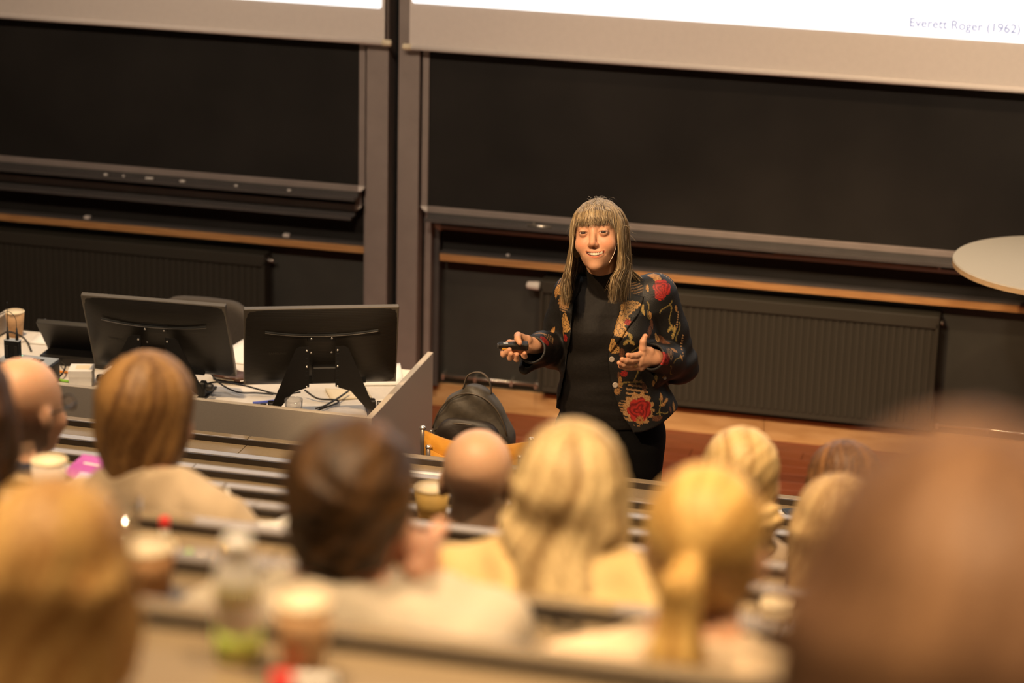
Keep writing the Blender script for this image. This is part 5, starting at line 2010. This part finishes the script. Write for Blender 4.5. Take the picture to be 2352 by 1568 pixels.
    if hand_up:                      # raised hand closed loosely against the cheek
        w = WR[1]
        kn = [out([(-.098 + .004 * i, -.045 + .020 * i - .02, -.045 - .010 * i)])[0] for i in range(4)]
        V, F = snet(lambda P: np.minimum.reduce([smin(cap(P, w, k, .020, .013), caps(P, [k, out([(-.108 + .004 * i, -.075 + .017 * i, -.030 - .012 * i)])[0],
                    out([(-.092 + .003 * i, -.085 + .016 * i, -.062 - .010 * i)])[0]], [.012, .011, .009], .004), .006) for i, k in enumerate(kn)]),
                    np.array(kn + [w]).min(0) - .06, np.array(kn + [w]).max(0) + .06, .005)
        add('hand', (V, F), M_SKIN, person, True, col=np.tile(skin, (len(V), 1)))

    def garm(P):
        d = smin(torso(P, .010), arm(P, .012), .035)
        d = d + fold * np.sin(P[:, 2] * 45 + 3 * np.sin(P[:, 0] * 30)) * np.sin(P[:, 0] * 28 + P[:, 2] * 12)
        d = smax(d, -cap(P, nb + (0, 0, .0), nb + (neck_a - nb) * 1.0 + (0, 0, .05), .066 * hs, .07 * hs), .012)
        col_ = np.abs(cap(P, nb - (0, 0, .012), nb + (neck_a - nb) * .16, .074 * hs, .070 * hs)) - .007
        col_ = smax(col_, (P - nb) @ ((neck_a - nb) / np.linalg.norm(neck_a - nb)) - .022, .004)
        col_ = smax(col_, -(P[:, 2] - nb[2] + .04), .004)
        return clear(P, smin(d, col_, .012))
    V, F = snet(garm, lo, np.array((hi[0], hi[1], nb[2] + .10)), h)
    cc = np.tile(shirt, (len(V), 1)).astype(float)
    if shirt2 is not None:
        cc = mixc(cc, np.tile(shirt2, (len(V), 1)), np.clip(.5 + .5 * np.sin(V[:, 2] * 30 + 4 * np.sin(V[:, 0] * 20)), 0, 1))
    add(shirt_name, (V, F), M_CLOTH, person, True, col=cc)

    def trs(P):
        d = None
        for s in (-1, 1):
            a = hip + rt * s * .085 - (0, 0, .01)
            k = np.array((a[0], min(a[1] + .36, ROWY[desk] - .11), z0 + .455)) + rt * s * .03
            f_ = np.array((k[0], k[1] - .04, z0 + .06))
            e = smin(cap(P, a, k, .085, .062), cap(P, k, f_, .058, .045), .02)
            d = e if d is None else smin(d, e, .02)
        return clear(P, smax(d, z0 + .004 - P[:, 2], .004))
    V, F = snet(trs, (hip[0] - .3, hip[1] - .13, z0 - .01), (hip[0] + .3, ROWY[desk] - .02, hip[2] + .10), .016)
    add('trousers', (V, F), M_CLOTH, person, True, col=np.tile((.03, .03, .035), (len(V), 1)))
    if hair is not None:
        fn, hlo, hhi, hh = hair
        ztop = top[2] + .04
        fnw = lambda P: clear(P, fn(inv(P), P, dict(ho=ho, nb=nb, fw=fw, rt=rt, out=out)) * hs)
        lo_w = ho + np.array(hlo) - np.abs(fw) * .16
        hi_w = ho + np.array(hhi)
        V, F = snet(fnw, lo_w, hi_w, hh)
        Q = inv(V)
        if pole == 'crown':
            u = np.arctan2(Q[:, 0], Q[:, 1] - .01) + .25 * np.sin(Q[:, 2] * 18)
        elif pole == 'pony':
            K = np.array((0, .09, .02))
            u = np.arctan2(Q[:, 0] - K[0], Q[:, 2] - K[2])
            lowp = Q[:, 2] < -.03
            u = np.where(lowp, Q[:, 0] * 22 + Q[:, 1] * 8, u)
        else:
            u = Q[:, 0] * 20 + .8 * np.sin(Q[:, 2] * 20)
        s_ = streak(u * .7, px * .01)
        s2 = streak(u * 4.1 + Q[:, 2] * 3, px * .02 + 2)
        cc = mixc(np.tile(hc1, (len(V), 1)), np.tile(hc2, (len(V), 1)), np.clip(.5 + 1.35 * (.66 * s_ + .34 * s2 - .5), 0, 1))
        add('hair', (V, F), M_HAIR, person, True, col=np.clip(cc, 0, 1), label=hairlabel)
    return person, inv, out, dict(nb=nb, hip=hip, ho=ho, fw=fw, rt=rt, EL=EL, WR=WR)


def ridge(Q, a=.0022, f=34):
    u = np.arctan2(Q[:, 0], Q[:, 1] - .01)
    return a * np.sin(u * f + 3 * np.sin(Q[:, 2] * 25)) + .6 * a * np.sin(u * f * .43 + 2 + Q[:, 2] * 30)


def h_cap(Q, g=.010):
    """hair over the skull, face left free"""
    d = ell(Q, (0, .018, .037), (.076 + g, .098 + g, .083 + g * .8))
    return smax(d, -ell(Q, (0, -.105, -.03), (.085, .075, .105)), .012)


def h_short(Q, P, k):
    d = smin(h_cap(Q, .014), ell(Q, (0, .055, -.035), (.066, .062, .050)), .03)
    d = smax(d, -(Q[:, 2] + .085), .01)
    n = .004 * np.sin(Q[:, 0] * 95 + 3 * np.sin(Q[:, 2] * 60)) * np.sin(Q[:, 2] * 80 + Q[:, 1] * 50)
    return d + n


def h_long(length=.33, width=.088, back=.055, flare=.0, wav=.0):
    def f(Q, P, k):
        d = h_cap(Q, .012)
        c = k['ho'] + k['fw'] * -.045
        q = P - c
        x, y, z = q @ k['rt'], q @ k['fw'], q[:, 2]
        t = np.clip(-z / length, 0, 1)
        wx_ = width * (1 + flare * t) + wav * np.sin(z * 60 + x * 30)
        e = np.sqrt((x / wx_) ** 2 + ((y + .19 * t ** 1.2 + .012) / (back * (1 - .25 * t))) ** 2) - 1
        e = e * back
        e = smax(e, np.maximum(-z - length - .02 * np.sin(x * 90), z - .04), .02)
        d = smin(d, e, .03)
        A = np.stack([np.abs(Q[:, 0]), Q[:, 1], Q[:, 2]], 1)
        d = smin(d, ell(A, (.078, -.004, -.045), (.018, .045, .075)), .02)
        return d + ridge(Q, .0025, 30)
    return f


def h_bob(Q, P, k):
    """smooth brown-blond hair gathered low at the nape"""
    d = h_cap(Q, .012)
    d = smin(d, ell(Q, (0, .030, -.030), (.088, .080, .082)), .03)
    d = smin(d, ell(Q, (0, .055, -.100), (.052, .046, .066)), .03)
    return d + ridge(Q, .0018, 34) - .0015 * np.abs(np.sin(Q[:, 0] * 60))


def h_pony(Q, P, k):
    d = h_cap(Q, .007)
    d = smin(d, ell(Q, (0, .020, -.030), (.073, .060, .060)), .03)
    kn = k['out']([(0, .110, .018)])[0]
    dn = np.array((0, 0, -1.0))
    p1 = kn - k['fw'] * .040 + dn * .018
    p2 = kn - k['fw'] * .058 + dn * .11
    p3 = kn - k['fw'] * .050 + dn * .21
    e = caps(P, [kn, p1, p2, p3, p3 + dn * .015], [.017, .024, .035, .026, .010], .02)
    e = e + .003 * np.sin((P @ k['rt']) * 150)
    d = smin(d, cap(P, kn + k['fw'] * .02, kn, .024, .018), .015)
    return smin(d, e, .008)


def h_bun(Q, P, k):
    d = h_cap(Q, .009)
    d = smin(d, ell(Q, (0, .035, -.03), (.076, .072, .07)), .03)
    b = ell(Q, (-.052, .098, -.055), (.042, .038, .040)) + .006 * np.sin(Q[:, 0] * 110 + Q[:, 2] * 70) * np.sin(Q[:, 2] * 95 - Q[:, 1] * 60)
    d = smin(d, b, .014)
    d = smin(d, ell(Q, (-.060, .095, -.100), (.020, .020, .040)) + .005 * np.sin(Q[:, 2] * 120), .02)
    u = Q[:, 0] * .8 + Q[:, 2] * .6
    return d + .0009 * np.sin(u * 240 + 2 * np.sin(Q[:, 1] * 40))


def shave(Q, c, stub=(.20, .13, .085)):
    """cropped stubble ring around a bald crown"""
    w = np.clip((.012 - Q[:, 2] + .30 * (Q[:, 1] - .03)) / .04, 0, 1) * (Q[:, 2] > -.085) * (Q[:, 1] > -.02)
    return mixc(c, np.tile(stub, (len(c), 1)), .85 * w)


HB = ((-.17, -.17, -.20), (.17, .19, .16))
BLOND = dict(hc1=(.36, .21, .068), hc2=(.72, .53, .25))

# bald listener with bright crown
audience('bald man with cropped sides and dark collar, next to the tan cup', 1100, 989, 4.98, 3, yaw=4, nod=6, hs=1.03, shirt=(.03, .028, .03), bald=shave, sw=.17, skin=(.70, .42, .26))
# woman with smooth brown-blond hair
audience('woman with smooth brown hair gathered at the nape and a beige sweater', 338, 822, 4.27, 4, yaw=-4, nod=4, hs=1.06, lift=.02, tdx=.03, shirt=(.44, .34, .23), shirt2=(.50, .39, .27), hair=(h_bob, *HB, .007),
         hc1=(.085, .036, .011), hc2=(.36, .20, .07), sw=.155, fold=.006)
# long blonde
audience('woman with long wavy blonde hair and cream sweater', 1318, 980, 3.60, 5, yaw=3, nod=2, hs=1.02, lift=.055, shirt=(.62, .44, .20), shirt2=(.68, .50, .24),
         hair=(h_long(.345, .090, .066, .12, .014), (-.24, -.24, -.42), (.24, .2, .16), .008), hc1=(.22, .13, .05), hc2=(.74, .57, .30), sw=.165)
# dark-haired man, hand on cheek
audience('dark-haired man in a grey shirt resting his cheek on his hand', 808, 984, 3.02, 6, yaw=3, nod=8, hs=1.04, lift=.03, shirt=(.44, .38, .30), shirt2=(.48, .42, .33), hair=(h_short, *HB, .006),
         hc1=(.010, .005, .003), hc2=(.105, .050, .015), arms='chin', sw=.175, skin=(.62, .35, .24), pole='x', shirt_name='shirt')
# ponytail
audience('woman with a high golden ponytail and pale top', 1630, 1078, 2.98, 6, yaw=-2, nod=2, hs=.97, shirt=(.72, .56, .38), hair=(h_pony, (-.2, -.24, -.36), (.2, .2, .16), .0065),
         hc1=(.30, .15, .032), hc2=(.72, .48, .16), pole='pony', sw=.155, skin=(.70, .40, .25))
# bun
audience('woman with blonde hair pinned in a loose low bun', 1706, 991, 5.02, 3, yaw=8, nod=6, hs=1.02, shirt=(.62, .48, .34), hair=(h_bun, *HB, .0055), hc1=(.40, .245, .09), hc2=(.72, .52, .24), pole='x', sw=.15,
         skin=(.70, .42, .26))
# brown head looking down, and blond head behind it
audience('listener with dark brown hair bending down, half hidden near the water bottle', 1944, 1027, 5.62, 2, yaw=22, nod=24, hs=1.0, shirt=(.05, .04, .035), hair=(h_long(.20, .085, .06), (-.2, -.2, -.30), (.2, .2, .16), .0065),
         hc1=(.055, .026, .014), hc2=(.26, .12, .04), sw=.15)
audience('woman with light blond hair behind the listener with dark brown hair', 1935, 1102, 4.33, 4, yaw=10, nod=4, hs=1.0, shirt=(.5, .38, .28), hair=(h_long(.30, .09, .06), (-.2, -.2, -.38), (.2, .2, .16), .0075),
         hc1=(.34, .20, .08), hc2=(.62, .44, .22), sw=.15)
# bald man with glasses, turned to the right
gl = audience('bald man with dark-rimmed glasses turned towards the screen', 52, 824, 4.92, 3, yaw=-22, nod=4, hs=1.03, shirt=(.03, .03, .045), bald=shave, sw=.17, skin=(.66, .38, .24))
# long dark hair at the edge
audience('woman with long dark brown hair beside the bald man with glasses', -92, 806, 3.62, 5, yaw=4, nod=2, hs=1.0, lift=-.11, shirt=(.30, .17, .03), hair=(h_long(.34, .100, .066, .35), (-.26, -.24, -.42), (.26, .2, .16), .008),
         hc1=(.030, .014, .008), hc2=(.15, .07, .028), sw=.14)
# nearest two, strongly out of focus
audience('woman with long straight honey-blonde hair in front of the tall paper cup', 118, 1122, 2.33, 7, yaw=2, nod=2, hs=1.0, shirt=(.55, .42, .28), hair=(h_long(.47, .098, .06, .12), (-.22, -.22, -.56), (.22, .2, .16), .0075),
         hc1=(.30, .135, .032), hc2=(.66, .42, .15), sw=.15, pole='x')
audience('listener with long brown hair sitting higher up than everyone else', 2238, 1015, 1.36, 8, yaw=6, nod=2, hs=1.06, skin=(.62, .36, .23), shirt=(.20, .10, .06), hair=(h_long(.36, .105, .07, .2), (-.24, -.24, -.46), (.24, .2, .18), .008),
         hc1=(.12, .06, .036), hc2=(.34, .19, .10), sw=.15)
# spectacles of the bald man
p_, inv_, out_, k_ = gl
gt = thing('spectacles', 'dark-rimmed spectacles worn by the bald man near the dock', 'glasses', out_([(0, -.1, 0)])[0])
for s in (-1, 1):
    ring = [out_([(s * .033 + .022 * math.cos(a), -.112 + .006 * abs(math.cos(a)), .000 + .017 * math.sin(a))])[0] for a in np.linspace(0, 2 * math.pi, 25)]
    add('rim', tube(ring, .0022, 6), M_BLACK, gt, True)
    add('lens', (np.array(ring[:-1]), [tuple(range(24))]), glass('lens_glass', (1, 1, 1), .02, 1.1), gt)
    add('temple_arm', tube([out_([(s * .056, -.108, .004)])[0], out_([(s * .080, -.05, .006)])[0], out_([(s * .084, .004, .004)])[0], out_([(s * .082, .016, -.014)])[0]], .0022, 6), M_BLACK, gt, True)
add('bridge', tube([out_([(-.011, -.113, .003)])[0], out_([(0, -.117, .006)])[0], out_([(.011, -.113, .003)])[0]], .0022, 6), M_BLACK, gt, True)

# ------------------------------------------------------------------ things on the bench desks
def on(k, px, py, dy=0.0):
    p = atZ(px, py, ROWZ[k] - .020)
    p[1] = min(max(p[1] + dy, ROWY[k] - .19), ROWY[k] - .012)
    return np.array((p[0], p[1], ROWZ[k] - .0195))


c = cup(on(4, 148, 1128, -.075), 'white paper cup with an orange stirrer, beside the purple brochure', .100, .0385, .033, outer=M_CUPWHITE, fill=.88)
q = ORG[c]
add('stirrer', box((-.022, -.004, .090), (.012, .008, .0935), .001, 1, rotz(.3), q + (-.006, -.01, 0)), M_ORANGE, c, label='orange stirrer')
cup(on(3, 1002, 1205, -.04), 'ochre paper cup standing next to the bald man with cropped sides', .112, .0415, .030, outer=M_CUPGOLD, fill=.9, drink=M_CUPIN)
cup(on(6, 362, 1358, -.035), 'brown paper cup filled to the brim beside the honey-blonde woman', .088, .0415, .031, outer=mat('cup_brown', (.20, .085, .035), .6, scale=9, stretch=(1, 1, .1), col2=(.46, .25, .11)), fill=.93,
    drink=M_CUPIN)
cup(on(7, 715, 1532, -.03), 'tan paper cup near the green labelled bottle', .100, .0325, .024, outer=M_CUPTAN, fill=.93, drink=M_CUPIN)
cup(on(5, 1782, 1428, -.03), 'small cream paper cup beside the woman with the ponytail', .050, .026, .021, outer=M_CUPIN, fill=.9)
# drinking glass
b = on(5, 303, 1233, -.03)
t = thing('drinking_glass', 'clear drinking glass on the bench near the red marker', 'glass', b)
add('tumbler', lathe([(.025, 0), (.031, .088), (.029, .088), (.0235, .008)], b, 28), M_GLASS, t, True)
# green labelled bottle
b = on(7, 570, 1486, -.035)
t = thing('drink_bottle', 'white drink bottle with green and yellow label standing on the bench', 'bottle', b)
add('bottle_body', lathe([(.024, 0), (.028, .006), (.0285, .10), (.026, .118), (.017, .132), (.016, .140)], b, 28), M_BOTTLE, t, True)
add('label', lathe([(.0289, .008), (.0289, .042)], b, 28), M_LABEL, t, True, label='green and yellow label')
add('label', lathe([(.0289, .082), (.0282, .104)], b, 28), mat('label_yellow', (.62, .58, .14), .5, scale=30, col2=(.70, .68, .40)), t, True)
add('cap', lathe([(.0175, .138), (.0175, .156), (.015, .158)], b, 24), M_BOTTLE, t, True)
# red items
b = on(5, 388, 1222, -.02)
t = thing('marker_pen', 'red capped marker standing on the bench behind the brown cup', 'marker', b)
add('barrel', lathe([(.0085, 0), (.009, .002), (.009, .020)], b, 16), M_PAPER, t, True)
add('cap', lathe([(.010, .018), (.0105, .030), (.009, .036), (.004, .038)], b, 16), M_RED, t, True)
b = on(7, 668, 1566, -.03)
t = thing('marker_pen', 'red capped marker lying near the tan cup on the bench', 'marker', b)
add('cap', tube([b + (-.014, 0, .013), b + (.012, .004, .013)], .0125, 14), M_RED, t, True)
add('barrel', tube([b + (.012, .004, .013), b + (.06, .012, .013)], .011, 14), M_PAPER, t, True)
# sweet wrappers
for i, (px, py, m) in enumerate(((443, 1270, M_GREEN), (470, 1277, M_CUPIN), (497, 1279, mat('gold_foil', (.8, .6, .25), .25, .9)), (521, 1266, mat('gold_foil', (.8, .6, .25))))):
    b = on(5, px, py, -.02)

    def wr(P, b=b, i=i):
        q = P - b - np.array((0, 0, .008))
        return ell(q, (0, 0, 0), (.0095, .008, .0075)) + .002 * np.sin(q[:, 0] * 700 + i) * np.sin(q[:, 1] * 500 + q[:, 2] * 300)
    V, F = snet(wr, b - (.022, .02, .004), b + (.022, .02, .024), .002)
    V[:, 2] = np.maximum(V[:, 2], b[2])
    add('sweet_wrapper', (V, F), m, None, True, label=('crumpled green sweet wrapper on the bench', 'crumpled pale sweet wrapper next to the green wrapper', 'crumpled gold foil sweet wrapper next to the pale wrapper',
                                                      'crumpled gold foil sweet wrapper nearest the green labelled bottle')[i], cat='wrapper', group='sweet wrappers on the bench')
# papers
b = on(4, 615, 1206, -.06)
sheet(0, 0, .16, .15, 10, 'white curling paper on the bench behind the woman with smooth brown hair', P=b, curl=.075)
sheet(0, 0, .21, .14, 3, 'white sheet standing in for the screen reflection on the front bench by the stacked chairs', P=on(0, 985, 1080, -.09), curl=.002)  # sheet added in place of the bright screen reflection on the glossy desktop
sheet(0, 0, .17, .14, 3, 'white sheet lying on the front bench beyond the woman with the bun', P=on(0, 1805, 1168, -.09), curl=.002)
sheet(0, 0, .12, .16, -12, 'cream notepad under a thin brown cable beside the woman with the ponytail', P=on(3, 1475, 1262, -.09), m=M_CUPIN, curl=.004, name='notepad', cat='notepad')
b = on(0, 1848, 1172, -.07) + np.array((0, 0, .005))
t = thing('tablet_computer', 'dark tablet lying on the front bench next to the white sheet', 'tablet', b)
add('case', box((-.045, -.06, 0), (.06, .06, .008), .003, 2, rotz(.5), b), M_BLACK, t)
add('display', box((-.040, -.055, .008), (.055, .055, .0085), 0, 1, rotz(.5), b), M_BLACK2, t)
b = on(3, 1475, 1250, -.03)
pc_ = catmull([b + (.015, .05, .06), b + (.02, .04, .035), b + (.012, .0, .012), b + (-.006, -.05, .006)], 8)
add('earphone_cable', tube(pc_, .0016, 6), mat('brown_cable', (.16, .07, .05), .5), None, True, label='thin brown earphone cable hanging over the cream notepad', cat='cable')
# purple brochure, propped on the bench
b = on(3, 215, 1085, -.02) + np.array((0, 0, .012))
t = thing('brochure', 'purple and lilac brochure lying beside the white cup', 'brochure', b)
Mb = rotz(math.radians(-8)) @ rotx(math.radians(10))
add('cover', box((-.042, -.065, 0), (.045, .065, .003), .0005, 1, Mb, b + (.0, .0, .016)), M_PURPLE, t)
add('lilac_panel', box((.0, -.062, .003), (.042, -.015, .0036), 0, 1, Mb, b + (.0, .0, .016)), M_LILAC, t)
add('title_bar', box((-.015, .022, .003), (.030, .028, .0036), 0, 1, Mb, b + (.0, .0, .016)), M_PAPER, t)
# folded spectacles on the bench
b = on(6, 1262, 1430, -.02)
t = thing('spectacles', 'folded dark spectacles lying on the bench behind the blonde woman', 'glasses', b)
for s in (-1, 1):
    add('rim', tube([b + (s * .032 + .025 * math.cos(a), -.004, .020 + .016 * math.sin(a)) for a in np.linspace(0, 2 * math.pi, 21)], .0024, 6), M_BLUEBLK if 'M_BLUEBLK' in globals() else M_BLACK, t, True)
    add('temple_arm', tube([b + (s * .060, -.002, .026), b + (s * .058, .006, .018), b + (-s * .05, .012 + .004 * s, .006)], .0026, 6), M_BLACK, t, True)
add('bridge', tube([b + (-.008, -.005, .024), b + (.008, -.005, .024)], .0022, 6), M_BLACK, t, True)
# little grey bottle and the clear water bottle
b = on(4, 1815, 1338, -.02)
t = thing('small_bottle', 'small grey bottle with white cap near the woman with light blond hair', 'bottle', b)
add('bottle_body', lathe([(.010, 0), (.0115, .003), (.0115, .045), (.007, .052)], b, 18), mat('grey_bottle', (.16, .12, .10), .3), t, True)
add('cap', lathe([(.009, .050), (.009, .066), (.007, .068)], b, 18), M_PAPER, t, True)
tp_ = atY(2087, 1049, 7.2)
b = np.array((tp_[0], 7.2, ROWZ[0] - .0195))
hb = tp_[2] - b[2]
t = thing('water_bottle', 'clear water bottle with blue cap standing on the front bench', 'bottle', b)
add('bottle_body', lathe([(.028, 0), (.031, .006), (.031, hb * .55), (.029, hb * .68), (.014, hb * .86), (.0125, hb * .90)], b, 28), glass('bottle_pet', (.93, .97, 1), .03, 1.2), t, True)
add('cap', lathe([(.0145, hb * .90), (.0145, hb * .985), (.012, hb)], b, 22), mat('pale_blue_cap', (.35, .36, .75), .35), t, True)
